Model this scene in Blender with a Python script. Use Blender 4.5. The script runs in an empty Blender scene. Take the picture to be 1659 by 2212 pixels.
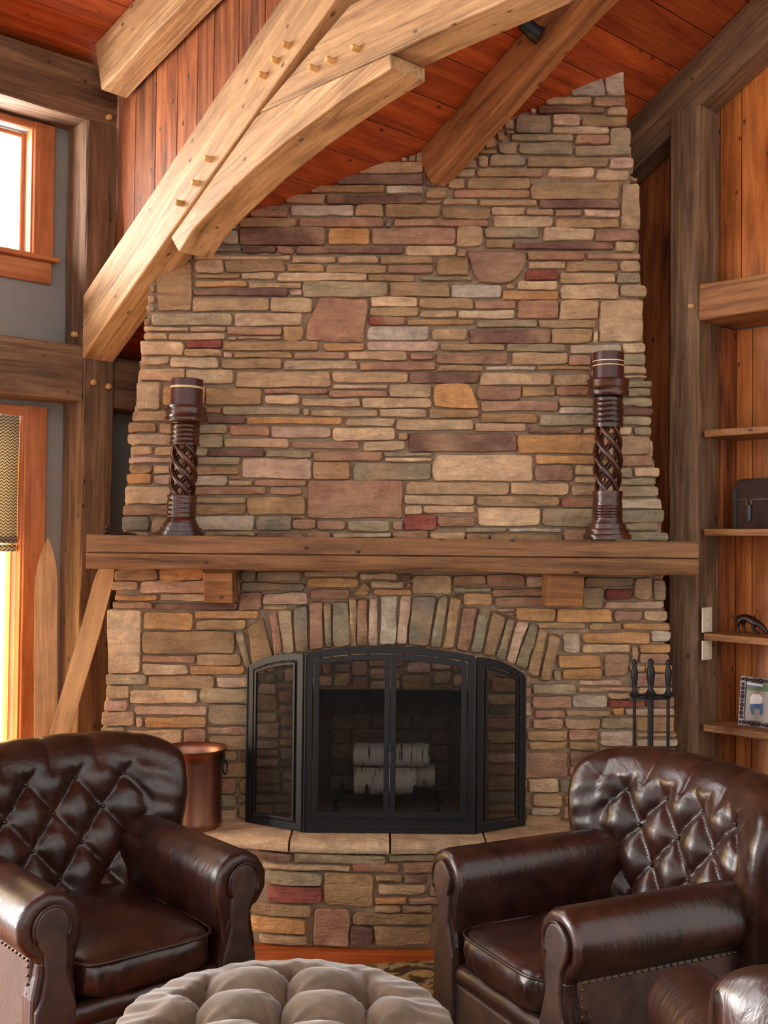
import bpy, bmesh, math, random
import numpy as np
from mathutils import Matrix, Vector
random.seed(7)
SC = bpy.context.scene
COL = SC.collection
# ------------------------------------------------------------------ camera
EYE = 1.55; FPX = 2400.0; ROLL = 0.010; TILT = math.atan(59 / 2400.0)
cam = bpy.data.cameras.new('camera'); co = bpy.data.objects.new('camera', cam); COL.objects.link(co)
cam.sensor_fit = 'VERTICAL'; cam.sensor_height = 36.0; cam.lens = 36.0 * FPX / 2212.0; cam.clip_start = 0.05
_c, _s = math.cos(TILT), math.sin(TILT)
_R = Matrix(((1, 0, 0), (0, _c, -_s), (0, _s, _c)))
_cols = [Vector((math.cos(ROLL), 0, math.sin(ROLL))), Vector((-math.sin(ROLL), 0, math.cos(ROLL))), Vector((0, -1, 0))]
_cols = [_R @ v for v in _cols]
co.matrix_world = Matrix.Translation((0, 0, EYE)) @ Matrix((
    (_cols[0].x, _cols[1].x, _cols[2].x), (_cols[0].y, _cols[1].y, _cols[2].y), (_cols[0].z, _cols[1].z, _cols[2].z))).to_4x4()
SC.camera = co
# ------------------------------------------------------------------ room axes: a runs out from the left wall, b runs along it
L0 = np.array([-1.335, 4.9, 0.0]); PS = math.radians(47)
AX = np.array([math.cos(PS), -math.sin(PS), 0.0]); BX = np.array([math.sin(PS), math.cos(PS), 0.0])
def W(A, B, z): return L0 + A * AX + B * BX + np.array([0, 0, z])
# ------------------------------------------------------------------ world and lights
world = bpy.data.worlds.new('world'); SC.world = world; world.use_nodes = True
bg = world.node_tree.nodes['Background']; bg.inputs[0].default_value = (1.0, 0.965, 0.92, 1); bg.inputs[1].default_value = 1.45
def area(name, loc, target, sx, sy, power, color):
    l = bpy.data.lights.new(name, 'AREA'); l.shape = 'RECTANGLE'; l.size = sx; l.size_y = sy; l.energy = power; l.color = color
    o = bpy.data.objects.new(name, l); COL.objects.link(o); o.location = loc
    o.rotation_euler = (Vector(target) - Vector(loc)).to_track_quat('-Z', 'Y').to_euler(); return o
area('daylight_outside_windows', W(-1.3, -1.7, 2.2), W(2.0, -1.7, 2.0), 8.0, 4.2, 3000, (1.0, 0.97, 0.95))
area('fill_behind_camera', (0.6, -2.6, 2.9), (0.2, 4.5, 1.5), 3.4, 2.0, 18, (1.0, 0.93, 0.84))  # added fill lamp behind the camera; no such source is seen
SC.view_settings.view_transform = 'Standard'; SC.view_settings.look = 'None'
SC.view_settings.gamma = 1.0; SC.view_settings.use_curve_mapping = False
SC.view_settings.exposure = 0.0
# ------------------------------------------------------------------ measuring helpers (points on the wall and truss planes)
def _ray(px, py):
    X = px - 829.5; Y = -(py - 1106); X, Y = X * math.cos(ROLL) - Y * math.sin(ROLL), X * math.sin(ROLL) + Y * math.cos(ROLL)
    return np.array([X, FPX * _c - Y * _s, FPX * _s + Y * _c])
def on_plane(px, py, n, d):
    r = _ray(px, py); n = np.array(n, float); C = np.array([0, 0, EYE]); return C + r * ((d - n @ C) / (n @ r))
def on_Y(px, py, Y): return on_plane(px, py, (0, 1, 0), Y)
def on_B(px, py, B):
    q = on_plane(px, py, BX, BX @ L0 + B) - L0; return (q @ AX, q[2])
# ------------------------------------------------------------------ materials
def lin(c): return tuple((x / 255 / 12.92) if x / 255 <= 0.04045 else ((x / 255 + 0.055) / 1.055) ** 2.4 for x in c) + (1,)
def new_mat(name):
    m = bpy.data.materials.new(name); m.use_nodes = True; nt = m.node_tree
    return m, nt, nt.nodes['Principled BSDF'], nt.links
def N(nt, t, **kw):
    n = nt.nodes.new(t)
    for k, v in kw.items(): setattr(n, k, v)
    return n
def ramp(nt, stops):
    r = N(nt, 'ShaderNodeValToRGB'); e = r.color_ramp.elements
    while len(e) < len(stops): e.new(0.5)
    for i, (p, c) in enumerate(stops): e[i].position = p; e[i].color = c
    return r
def coords(nt, scale, rnd=True):
    tc = N(nt, 'ShaderNodeTexCoord'); mp = N(nt, 'ShaderNodeMapping'); mp.inputs['Scale'].default_value = scale
    if rnd:
        oi = N(nt, 'ShaderNodeObjectInfo'); mu = N(nt, 'ShaderNodeVectorMath', operation='SCALE'); cb = N(nt, 'ShaderNodeCombineXYZ')
        for i in range(3): nt.links.new(oi.outputs['Random'], cb.inputs[i])
        nt.links.new(cb.outputs[0], mu.inputs[0]); mu.inputs['Scale'].default_value = 37.0
        nt.links.new(mu.outputs[0], mp.inputs['Location'])
    nt.links.new(tc.outputs['Object'], mp.inputs['Vector']); return mp.outputs[0]
def noise(nt, vec, scale, detail=4, rough=0.6, dist=0.0):
    n = N(nt, 'ShaderNodeTexNoise'); n.inputs['Scale'].default_value = scale; n.inputs['Detail'].default_value = detail
    n.inputs['Roughness'].default_value = rough; n.inputs['Distortion'].default_value = dist; nt.links.new(vec, n.inputs['Vector']); return n.outputs['Fac']
def mixc(nt, f, a, b, mode='MIX'):
    m = N(nt, 'ShaderNodeMix', data_type='RGBA', blend_type=mode)
    for sock, v in ((m.inputs[0], f), (m.inputs[6], a), (m.inputs[7], b)):
        if isinstance(v, (float, int, tuple)): sock.default_value = v
        else: nt.links.new(v, sock)
    return m.outputs[2]
def bump(nt, h, strength, dist=0.01):
    b = N(nt, 'ShaderNodeBump'); b.inputs['Strength'].default_value = strength; b.inputs['Distance'].default_value = dist
    nt.links.new(h, b.inputs['Height']); return b.outputs[0]
def wood(name, light, mid, dark, rough=0.6, grain=1.0, vary=0.25, bstr=0.5, knots=True, spec=0.4):
    m, nt, p, lk = new_mat(name)
    v = coords(nt, (1.2, 16 * grain, 16 * grain)); n1 = noise(nt, v, 1.6, 6, 0.65, 0.6)
    v2 = coords(nt, (3, 90, 90)); n2 = noise(nt, v2, 1.0, 3, 0.7)
    r = ramp(nt, [(0.28, lin(dark)), (0.5, lin(mid)), (0.72, lin(light))]); lk.new(n1, r.inputs[0])
    r2 = ramp(nt, [(0.3, (0.72, 0.70, 0.68, 1)), (0.65, (1.06, 1.05, 1.04, 1))]); lk.new(n2, r2.inputs[0])
    c = mixc(nt, 0.75, r.outputs[0], r2.outputs[0], 'MULTIPLY')
    n5 = noise(nt, coords(nt, (3.5, 6, 6)), 1.0, 5, 0.75, 0.4); r5 = ramp(nt, [(0.3, (0.72, 0.68, 0.64, 1)), (0.5, (1, 1, 1, 1)), (0.7, (1.12, 1.12, 1.12, 1))]); lk.new(n5, r5.inputs[0])
    c = mixc(nt, 0.8, c, r5.outputs[0], 'MULTIPLY')
    n6 = noise(nt, coords(nt, (1.4, 60, 60)), 1.0, 2, 0.5, 0.3); r6 = ramp(nt, [(0.30, (0.35, 0.30, 0.26, 1)), (0.37, (1, 1, 1, 1))]); lk.new(n6, r6.inputs[0])
    c = mixc(nt, 0.55 if bstr > 0.25 else 0.2, c, r6.outputs[0], 'MULTIPLY')
    if knots:
        v3 = coords(nt, (5, 9, 9)); vo = N(nt, 'ShaderNodeTexVoronoi'); vo.inputs['Scale'].default_value = 1.5; lk.new(v3, vo.inputs['Vector'])
        r3 = ramp(nt, [(0.05, (1, 1, 1, 1)), (0.12, (0, 0, 0, 1))]); lk.new(vo.outputs['Distance'], r3.inputs[0])
        c = mixc(nt, r3.outputs[0], c, tuple(x * 0.45 for x in lin(dark)[:3]) + (1,))
    oi = N(nt, 'ShaderNodeObjectInfo'); mr = N(nt, 'ShaderNodeMapRange'); mr.inputs[3].default_value = 1 - vary; mr.inputs[4].default_value = 1 + vary
    lk.new(oi.outputs['Random'], mr.inputs[0]); hs = N(nt, 'ShaderNodeHueSaturation'); lk.new(c, hs.inputs['Color']); lk.new(mr.outputs[0], hs.inputs['Value'])
    lk.new(hs.outputs[0], p.inputs['Base Color']); p.inputs['Roughness'].default_value = rough; p.inputs['Specular IOR Level'].default_value = spec
    ad = N(nt, 'ShaderNodeMath', operation='ADD'); lk.new(n1, ad.inputs[0]); lk.new(n2, ad.inputs[1])
    lk.new(bump(nt, ad.outputs[0], bstr, 0.006), p.inputs['Normal']); return m
def plain(name, col, rough=0.5, metal=0.0, var=0.0, scale=6, bstr=0.0, spec=0.5):
    m, nt, p, lk = new_mat(name); p.inputs['Roughness'].default_value = rough; p.inputs['Metallic'].default_value = metal
    p.inputs['Specular IOR Level'].default_value = spec
    v = coords(nt, (1, 1, 1), False); n = noise(nt, v, scale, 5, 0.6)
    a = lin(col); r = ramp(nt, [(0.3, tuple(x * (1 - var) for x in a[:3]) + (1,)), (0.7, tuple(min(1, x * (1 + var)) for x in a[:3]) + (1,))])
    lk.new(n, r.inputs[0]); lk.new(r.outputs[0], p.inputs['Base Color'])
    if bstr: lk.new(bump(nt, n, bstr, 0.004), p.inputs['Normal'])
    return m
def stone_mat():
    m, nt, p, lk = new_mat('ledge_stone'); oi = N(nt, 'ShaderNodeObjectInfo')
    v = coords(nt, (1, 1, 1)); n1 = noise(nt, v, 9, 5, 0.65, 0.4); n2 = noise(nt, v, 4.5, 3, 0.5, 0.3); n3 = noise(nt, v, 70, 3, 0.7)
    r1 = ramp(nt, [(0.22, (0.66, 0.60, 0.56, 1)), (0.5, (1.0, 0.98, 0.95, 1)), (0.75, (1.42, 1.36, 1.28, 1))]); lk.new(n1, r1.inputs[0])
    c = mixc(nt, 1.0, oi.outputs['Color'], r1.outputs[0], 'MULTIPLY')
    r2 = ramp(nt, [(0.48, (0, 0, 0, 1)), (0.66, (0.7, 0.7, 0.7, 1))]); lk.new(n2, r2.inputs[0])
    c = mixc(nt, r2.outputs[0], c, lin((168, 136, 104)))
    r3 = ramp(nt, [(0.3, (0.82, 0.82, 0.82, 1)), (0.7, (1.10, 1.10, 1.10, 1))]); lk.new(n3, r3.inputs[0])
    c = mixc(nt, 0.9, c, r3.outputs[0], 'MULTIPLY')
    n4 = noise(nt, coords(nt, (5, 5, 22)), 1.8, 4, 0.7, 0.8); r4 = ramp(nt, [(0.3, (0.70, 0.64, 0.60, 1)), (0.5, (1, 1, 1, 1)), (0.72, (1.22, 1.20, 1.16, 1))]); lk.new(n4, r4.inputs[0])
    c = mixc(nt, 0.8, c, r4.outputs[0], 'MULTIPLY')
    lk.new(c, p.inputs['Base Color']); p.inputs['Roughness'].default_value = 0.85; p.inputs['Specular IOR Level'].default_value = 0.25
    ad = N(nt, 'ShaderNodeMath', operation='MULTIPLY_ADD'); lk.new(n3, ad.inputs[0]); ad.inputs[1].default_value = 0.35; ad2 = N(nt, 'ShaderNodeMath', operation='ADD'); lk.new(n1, ad2.inputs[0]); lk.new(n4, ad2.inputs[1]); lk.new(ad2.outputs[0], ad.inputs[2])
    lk.new(bump(nt, ad.outputs[0], 0.9, 0.013), p.inputs['Normal']); return m
def leather_mat(name, c1, c2, c3, rough):
    m, nt, p, lk = new_mat(name); v = coords(nt, (1, 1, 1)); n1 = noise(nt, v, 5, 6, 0.65, 0.5); n2 = noise(nt, v, 22, 4, 0.7)
    r = ramp(nt, [(0.3, lin(c1)), (0.5, lin(c2)), (0.74, lin(c3))]); lk.new(n1, r.inputs[0])
    r2 = ramp(nt, [(0.3, (0.6, 0.6, 0.6, 1)), (0.7, (1.2, 1.2, 1.2, 1))]); lk.new(n2, r2.inputs[0])
    lk.new(mixc(nt, 0.7, r.outputs[0], r2.outputs[0], 'MULTIPLY'), p.inputs['Base Color'])
    mr = N(nt, 'ShaderNodeMapRange'); mr.inputs[3].default_value = rough - 0.08; mr.inputs[4].default_value = rough + 0.14; lk.new(n2, mr.inputs[0])
    lk.new(mr.outputs[0], p.inputs['Roughness']); p.inputs['Specular IOR Level'].default_value = 0.65
    vo = N(nt, 'ShaderNodeTexVoronoi'); vo.inputs['Scale'].default_value = 160; lk.new(v, vo.inputs['Vector'])
    wv = noise(nt, coords(nt, (3, 14, 5)), 2.2, 3, 0.55, 1.2)
    ad = N(nt, 'ShaderNodeMath', operation='MULTIPLY_ADD'); lk.new(vo.outputs['Distance'], ad.inputs[0]); ad.inputs[1].default_value = 0.06; lk.new(wv, ad.inputs[2])
    lk.new(bump(nt, ad.outputs[0], 0.22, 0.010), p.inputs['Normal']); return m
M = {}
M['stone'] = stone_mat()
M['mortar'] = plain('mortar', (150, 128, 106), 0.95, 0, 0.2, 30, 0.5, 0.1)
M['ceiling'] = wood('stained_ceiling_boards', (190, 100, 46), (164, 74, 30), (112, 46, 18), 0.5, 0.8, 0.22, 0.15)
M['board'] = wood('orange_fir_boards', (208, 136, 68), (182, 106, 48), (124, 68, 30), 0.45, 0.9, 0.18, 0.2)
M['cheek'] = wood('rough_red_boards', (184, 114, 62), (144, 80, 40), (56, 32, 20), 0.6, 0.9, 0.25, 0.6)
M['timber'] = wood('hewn_timber', (208, 174, 130), (180, 142, 98), (124, 92, 58), 0.62, 0.7, 0.05, 0.5)
M['rafter'] = wood('brown_rafter', (184, 130, 78), (154, 102, 58), (94, 60, 34), 0.6, 0.8, 0.05, 0.6)
M['old'] = wood('weathered_timber', (150, 118, 88), (116, 88, 64), (68, 48, 36), 0.7, 0.8, 0.06, 0.7)
M['mantel'] = wood('mantel_timber', (162, 118, 76), (130, 90, 56), (70, 46, 30), 0.62, 0.9, 0.05, 0.8)
M['peg'] = wood('peg_wood', (232, 190, 126), (214, 168, 104), (180, 130, 76), 0.6, 1, 0.1, 0.2, False)
M['trim'] = wood('window_casing', (206, 136, 88), (188, 114, 68), (152, 88, 50), 0.5, 0.7, 0.06, 0.15, False)
M['floor'] = wood('floor_boards', (196, 110, 54), (172, 86, 38), (124, 58, 24), 0.35, 0.8, 0.12, 0.15)
M['ski'] = wood('bare_ski_wood', (214, 170, 118), (196, 150, 98), (160, 116, 70), 0.5, 0.7, 0.08, 0.2, False)
M['plaster'] = plain('gray_plaster', (138, 138, 134), 0.9, 0, 0.06, 4, 0.05, 0.2)
M['leather'] = leather_mat('brown_leather', (28, 12, 9), (49, 23, 15), (76, 40, 26), 0.30)
M['leather_side'] = leather_mat('lighter_side_leather', (44, 28, 24), (68, 46, 38), (94, 66, 50), 0.45)  # outer panels: lighter brown and rougher than the main leather
M['brass'] = plain('brass_nail', (150, 120, 80), 0.3, 1.0)
M['black'] = plain('black_iron', (20, 20, 22), 0.45, 0.0, 0.1, 20, 0.05, 0.35)
M['soot'] = plain('sooted_steel', (10, 9, 9), 0.8)
M['copper'] = plain('copper', (164, 116, 96), 0.38, 1.0, 0.25, 7, 0.1)
M['carved'] = leather_mat('carved_dark_wood', (36, 16, 10), (62, 30, 18), (96, 52, 28), 0.22)
M['wax'] = plain('dark_brown_wax', (66, 26, 20), 0.38, 0, 0.1)
M['cream'] = plain('cream_wax_band', (236, 208, 160), 0.5)
M['white'] = plain('white_plastic', (214, 202, 178), 0.4)
M['bronze'] = plain('dark_bronze', (42, 20, 14), 0.4, 0.3, 0.2)
M['trunk'] = leather_mat('dark_trunk_leather', (44, 28, 22), (62, 42, 34), (84, 60, 46), 0.7); M['trunk'].node_tree.nodes['Principled BSDF'].inputs['Specular IOR Level'].default_value = 0.15
M['pewter'] = plain('pewter_carving', (74, 62, 64), 0.35, 0.5, 0.5, 60)
M['ivory'] = plain('ivory_glaze', (222, 200, 176), 0.3)
M['jar_dark'] = plain('dark_glaze', (44, 22, 18), 0.3)
def velvet():
    m, nt, p, lk = new_mat('taupe_velvet'); v = coords(nt, (1, 1, 1), False); n = noise(nt, v, 12, 4, 0.6); n2 = noise(nt, v, 90, 3, 0.7)
    r = ramp(nt, [(0.3, lin((88, 73, 60))), (0.7, lin((122, 104, 88)))]); lk.new(n, r.inputs[0]); lk.new(r.outputs[0], p.inputs['Base Color'])
    p.inputs['Roughness'].default_value = 0.9; p.inputs['Sheen Weight'].default_value = 0.5; p.inputs['Sheen Roughness'].default_value = 0.4
    p.inputs['Specular IOR Level'].default_value = 0.15; lk.new(bump(nt, n2, 0.25, 0.003), p.inputs['Normal']); return m
M['velvet'] = velvet()
def birch():
    m, nt, p, lk = new_mat('birch_bark'); v = coords(nt, (60, 6, 6)); n = noise(nt, v, 1.6, 3, 0.6)
    r = ramp(nt, [(0.34, lin((70, 56, 50))), (0.42, lin((226, 214, 200)))]); lk.new(n, r.inputs[0]); lk.new(r.outputs[0], p.inputs['Base Color'])
    p.inputs['Roughness'].default_value = 0.8; return m
M['birch'] = birch()
def mesh_mat():
    m, nt, p, lk = new_mat('wire_mesh'); p.inputs['Base Color'].default_value = lin((17, 16, 16)); p.inputs['Specular IOR Level'].default_value = 0.1; p.inputs['Roughness'].default_value = 0.6
    t = N(nt, 'ShaderNodeBsdfTransparent'); mx = N(nt, 'ShaderNodeMixShader'); mx.inputs[0].default_value = 0.58
    out = nt.nodes['Material Output']; lk.new(t.outputs[0], mx.inputs[1]); lk.new(p.outputs[0], mx.inputs[2]); lk.new(mx.outputs[0], out.inputs[0]); return m
M['mesh'] = mesh_mat()
def glass():
    m, nt, p, lk = new_mat('window_glass'); g = N(nt, 'ShaderNodeBsdfGlossy'); g.inputs['Roughness'].default_value = 0.02
    t = N(nt, 'ShaderNodeBsdfTransparent'); mx = N(nt, 'ShaderNodeMixShader'); mx.inputs[0].default_value = 0.06
    lk.new(t.outputs[0], mx.inputs[1]); lk.new(g.outputs[0], mx.inputs[2]); lk.new(mx.outputs[0], nt.nodes['Material Output'].inputs[0]); return m
M['glass'] = glass()
def cloth(name, col, tr):
    m, nt, p, lk = new_mat(name); d = N(nt, 'ShaderNodeBsdfDiffuse'); d.inputs[0].default_value = lin(col)
    t = N(nt, 'ShaderNodeBsdfTranslucent'); t.inputs[0].default_value = lin(col); mx = N(nt, 'ShaderNodeMixShader'); mx.inputs[0].default_value = tr
    lk.new(d.outputs[0], mx.inputs[1]); lk.new(t.outputs[0], mx.inputs[2]); lk.new(mx.outputs[0], nt.nodes['Material Output'].inputs[0]); return m
M['curtain'] = cloth('sheer_cream_curtain', (246, 222, 160), 0.5)
def woven():
    m, nt, p, lk = new_mat('woven_shade'); tc = N(nt, 'ShaderNodeTexCoord')
    w = N(nt, 'ShaderNodeTexWave', wave_type='BANDS', bands_direction='Z', wave_profile='SIN'); w.inputs['Scale'].default_value = 22
    sx = N(nt, 'ShaderNodeSeparateXYZ'); lk.new(tc.outputs['Object'], sx.inputs[0])
    tri = N(nt, 'ShaderNodeMath', operation='PINGPONG'); tri.inputs[1].default_value = 0.011; lk.new(sx.outputs[0], tri.inputs[0])
    ad = N(nt, 'ShaderNodeMath', operation='ADD'); lk.new(sx.outputs[2], ad.inputs[0]); lk.new(tri.outputs[0], ad.inputs[1])
    cb = N(nt, 'ShaderNodeCombineXYZ'); lk.new(ad.outputs[0], cb.inputs[2]); lk.new(cb.outputs[0], w.inputs['Vector'])
    r = ramp(nt, [(0.4, lin((60, 56, 52))), (0.6, lin((150, 140, 124)))]); lk.new(w.outputs['Fac'], r.inputs[0])
    d = N(nt, 'ShaderNodeBsdfDiffuse'); t = N(nt, 'ShaderNodeBsdfTranslucent'); lk.new(r.outputs[0], d.inputs[0]); lk.new(r.outputs[0], t.inputs[0])
    mx = N(nt, 'ShaderNodeMixShader'); mx.inputs[0].default_value = 0.25; lk.new(d.outputs[0], mx.inputs[1]); lk.new(t.outputs[0], mx.inputs[2])
    lk.new(mx.outputs[0], nt.nodes['Material Output'].inputs[0]); return m
M['woven'] = woven()
def rugmat():
    m, nt, p, lk = new_mat('floral_rug'); v = coords(nt, (1, 1, 1), False); n = noise(nt, v, 7, 3, 0.55, 1.8)
    r = ramp(nt, [(0.40, lin((66, 46, 38))), (0.47, lin((88, 78, 56))), (0.52, lin((176, 160, 118))), (0.62, lin((150, 132, 92))), (0.68, lin((74, 60, 44)))])
    lk.new(n, r.inputs[0]); lk.new(r.outputs[0], p.inputs['Base Color']); p.inputs['Roughness'].default_value = 0.95
    lk.new(bump(nt, noise(nt, v, 200, 2), 0.4, 0.004), p.inputs['Normal']); return m
M['rug'] = rugmat()
# ------------------------------------------------------------------ object helpers
def tag(o, label=None, cat=None, group=None, kind=None):
    if label: o['label'] = label
    if cat: o['category'] = cat
    if group: o['group'] = group
    if kind: o['kind'] = kind
    return o
def empty(name, loc=(0, 0, 0), rz=0.0, **kw):
    o = bpy.data.objects.new(name, None); COL.objects.link(o)
    o.matrix_world = Matrix.Translation(tuple(loc)) @ Matrix.Rotation(rz, 4, 'Z'); o.empty_display_size = 0.1
    o['_m'] = [x for r in o.matrix_world for x in r]; return tag(o, **kw)
def wm(o):
    v = list(o['_m']) if '_m' in o else None
    return Matrix([v[0:4], v[4:8], v[8:12], v[12:16]]) if v else Matrix()
class MB:
    def __init__(s): s.v = []; s.f = []
    def add(s, vs, fs):
        k = len(s.v); s.v += [tuple(map(float, p)) for p in vs]; s.f += [tuple(i + k for i in f) for f in fs]; return s
    def box(s, x0, x1, y0, y1, z0, z1):
        return s.add([(x, y, z) for x in (x0, x1) for y in (y0, y1) for z in (z0, z1)],
                     [(0, 1, 3, 2), (4, 6, 7, 5), (0, 4, 5, 1), (2, 3, 7, 6), (0, 2, 6, 4), (1, 5, 7, 3)])
    def cbox(s, L, y0, y1, z0, z1, ch=0.008, seg=0.12, jit=0.003, x0=0.0):
        """timber along local x with chamfered, slightly uneven edges"""
        n = max(1, int(L / seg)); R = []
        for i in range(n + 1):
            x = x0 + L * i / n
            r = [(y0 + ch, z0), (y1 - ch, z0), (y1, z0 + ch), (y1, z1 - ch), (y1 - ch, z1), (y0 + ch, z1), (y0, z1 - ch), (y0, z0 + ch)]
            R.append([(x, yy + random.uniform(-jit, jit), zz + random.uniform(-jit, jit)) for yy, zz in r])
        return s.rings(R)
    def rings(s, R, closed=True, caps=True):
        m = len(R[0]); vs = [p for r in R for p in r]; fs = []
        for i in range(len(R) - 1):
            for j in range(m if closed else m - 1):
                j2 = (j + 1) % m; fs.append((i * m + j, i * m + j2, (i + 1) * m + j2, (i + 1) * m + j))
        if caps: fs.append(tuple(range(m - 1, -1, -1))); fs.append(tuple((len(R) - 1) * m + j for j in range(m)))
        return s.add(vs, fs)
    def prism(s, pts, d0, d1, axis='y'):
        """closed outline in the two other axes, extruded"""
        f = (lambda p, d: (p[0], d, p[1])) if axis == 'y' else ((lambda p, d: (p[0], p[1], d)) if axis == 'z' else (lambda p, d: (d, p[0], p[1])))
        n = len(pts)
        return s.add([f(p, d0) for p in pts] + [f(p, d1) for p in pts],
                     [tuple(range(n)), tuple(range(2 * n - 1, n - 1, -1))] + [(i, i + n, (i + 1) % n + n, (i + 1) % n) for i in range(n)])
    def lathe(s, prof, n=32, c=(0, 0, 0)):
        return s.rings([[(c[0] + r * math.cos(2 * math.pi * k / n), c[1] + r * math.sin(2 * math.pi * k / n), c[2] + z) for k in range(n)] for r, z in prof])
    def tube(s, path, r, n=8):
        path = [Vector(p) for p in path]; R = []; up = Vector((0.13, 0.27, 0.95))
        for i, p in enumerate(path):
            d = (path[min(i + 1, len(path) - 1)] - path[max(i - 1, 0)]).normalized(); u = up - d * up.dot(d)
            if u.length < 0.1: u = Vector((1, 0, 0)) - d * d.x
            u.normalize(); w = d.cross(u); rr = r[i] if isinstance(r, (list, tuple)) else r
            R.append([tuple(p + (u * math.cos(2 * math.pi * k / n) + w * math.sin(2 * math.pi * k / n)) * rr) for k in range(n)]); up = u
        return s.rings(R)
    def ball(s, c, r, n=10, sz=1.0):
        return s.lathe([(r * math.sin(math.pi * i / (n // 2 + 1)) + 1e-5, -sz * r * math.cos(math.pi * i / (n // 2 + 1))) for i in range(n // 2 + 2)], n, c)
    def grid(s, P, wrap=False):
        h = len(P); w = len(P[0]); fs = []
        for i in range(h - 1):
            for j in range(w if wrap else w - 1): fs.append((i * w + j, i * w + (j + 1) % w, (i + 1) * w + (j + 1) % w, (i + 1) * w + j))
        return s.add([p for r in P for p in r], fs)
    def build(s, name, mat, parent=None, mtx=None, smooth=False, bevel=0.0, **kw):
        me = bpy.data.meshes.new(name); me.from_pydata(s.v, [], s.f); me.materials.append(M[mat] if isinstance(mat, str) else mat)
        bm = bmesh.new(); bm.from_mesh(me); bmesh.ops.recalc_face_normals(bm, faces=bm.faces); bm.to_mesh(me); bm.free()
        if smooth:
            me.polygons.foreach_set('use_smooth', [True] * len(me.polygons))
            if smooth != 2:
                me.set_sharp_from_angle(angle=math.radians(50))
        o = bpy.data.objects.new(name, me); COL.objects.link(o); mtx = mtx or Matrix()
        if parent is not None: o.parent = parent; o.matrix_basis = wm(parent).inverted() @ mtx
        else: o.matrix_world = mtx
        o['_m'] = [x for r in mtx for x in r]
        if bevel:
            b = o.modifiers.new('bevel', 'BEVEL'); b.width = bevel; b.segments = 2; b.limit_method = 'ANGLE'; b.angle_limit = math.radians(35)
        return tag(o, **kw)
def frame(o, x, up=(0, 0, 1)):
    """matrix with local x along the grain, local z nearest to up"""
    x = Vector(x).normalized(); up = Vector(up); z = (up - x * up.dot(x)).normalized(); y = z.cross(x)
    return Matrix(((x.x, y.x, z.x, o[0]), (x.y, y.y, z.y, o[1]), (x.z, y.z, z.z, o[2]), (0, 0, 0, 1)))
AB = Matrix(((AX[0], BX[0], 0, L0[0]), (AX[1], BX[1], 0, L0[1]), (0, 0, 1, 0), (0, 0, 0, 1)))   # local (A, B, z) -> world
def beam(name, mat, A0, A1, B0, B1, z0, z1, along, parent=None, jit=0.003, **kw):
    """timber box in wall coordinates with the grain running along 'a', 'b' or 'z'"""
    if along == 'a': m = frame(W(A0, (B0 + B1) / 2, (z0 + z1) / 2), AX); L, w, h = A1 - A0, B1 - B0, z1 - z0
    elif along == 'b': m = frame(W((A0 + A1) / 2, B0, (z0 + z1) / 2), BX); L, w, h = B1 - B0, A1 - A0, z1 - z0
    else: m = frame(W((A0 + A1) / 2, (B0 + B1) / 2, z0), (0, 0, 1), BX); L, w, h = z1 - z0, A1 - A0, B1 - B0
    return MB().cbox(L, -w / 2, w / 2, -h / 2, h / 2, min(0.006, w * .2, h * .2), 0.15, jit).build(name, mat, parent, m, **kw)
def peg(p, d, parent, r=0.012, l=0.03):
    p = Vector(p); d = Vector(d).normalized(); MB().tube([p - d * 0.01, p + d * l * 0.8, p + d * l], [r, r, r * 0.7], 10).build('peg', 'peg', parent, smooth=True)
# ------------------------------------------------------------------ setting
ZC, TP = 2.45, 0.58          # main ceiling height at the left posts, pitch
ZS, TS = 3.71, 0.25          # shed ceiling over the high window
def zc(A): return ZC + TP * A
def zs(A): return ZS + TS * A
fl = tag(MB().box(-3.6, 3.6, -3.0, 6.6, -0.12, -0.022).build('floor', 'floor'), kind='structure')
for i in range(26):
    y = 1.2 + i * 0.13; x = -3.0 - random.uniform(0, 1.5)
    while x < 3.2:
        L = random.uniform(1.6, 2.6)
        MB().cbox(min(L, 3.3 - x) - 0.002, 0.001, 0.1285, 0, 0.022, 0.0015, 1.0, 0.0).build('floor_board', 'floor', fl, Matrix.Translation((x, y, -0.022)))
        x += L
wl = MB()
A0, A1 = -0.30, -0.19
for z0, z1, segs in ((0, 0.05, [(-4.4, 1.9)]), (0.05, 2.085, [(-4.4, -3.8), (-2.1, -1.7), (-0.185, 1.9)]), (2.085, 2.38, [(-4.4, 1.9)]),
                     (2.38, 2.80, [(-4.4, 0.15)]), (2.80, 3.36, [(-4.4, -3.8), (-2.1, -1.5), (-0.17, 0.15)]), (3.36, 3.75, [(-4.4, 0.15)])):  # the far pair of openings is unseen, added to let in more daylight
    for b0, b1 in segs: wl.box(A0, A1, b0, b1, z0, z1)
tag(wl.build('wall_left', 'plaster', None, AB), kind='structure')
wr = MB(); wr.prism([(-0.3, 0), (2.01, 0), (2.01, 2.47), (4.2, 2.47), (4.2, zc(4.2)), (-0.3, zc(-0.3))], 1.885, 2.05).box(2.0, 4.2, 1.99, 2.05, 0, 2.48)
wro = tag(wr.build('wall_right', 'plaster', None, AB), kind='structure')
def vboard(parent, A, w, B, z0l, z0r, z1l, z1r, mat, t=0.018, name='board'):
    m = frame(W(A, B, 0), (0, 0, 1), BX); g = 0.002
    MB().prism([(z0l, g), (z0r, w - g), (z1r, w - g), (z1l, g)], 0, t, 'z').build(name, mat, parent, m, bevel=0.0025)
A = 0.98
while A < 4.1:
    w = random.choice((0.10, 0.125, 0.14)); lo = 0 if A < 2.0 else 2.47
    if A < 2.0 < A + w: w = 2.03 - A
    vboard(wro, A, w, 1.865, lo, lo, zc(A), zc(A + w), 'board' if A >= 2.03 else 'cheek'); A += w
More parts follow.
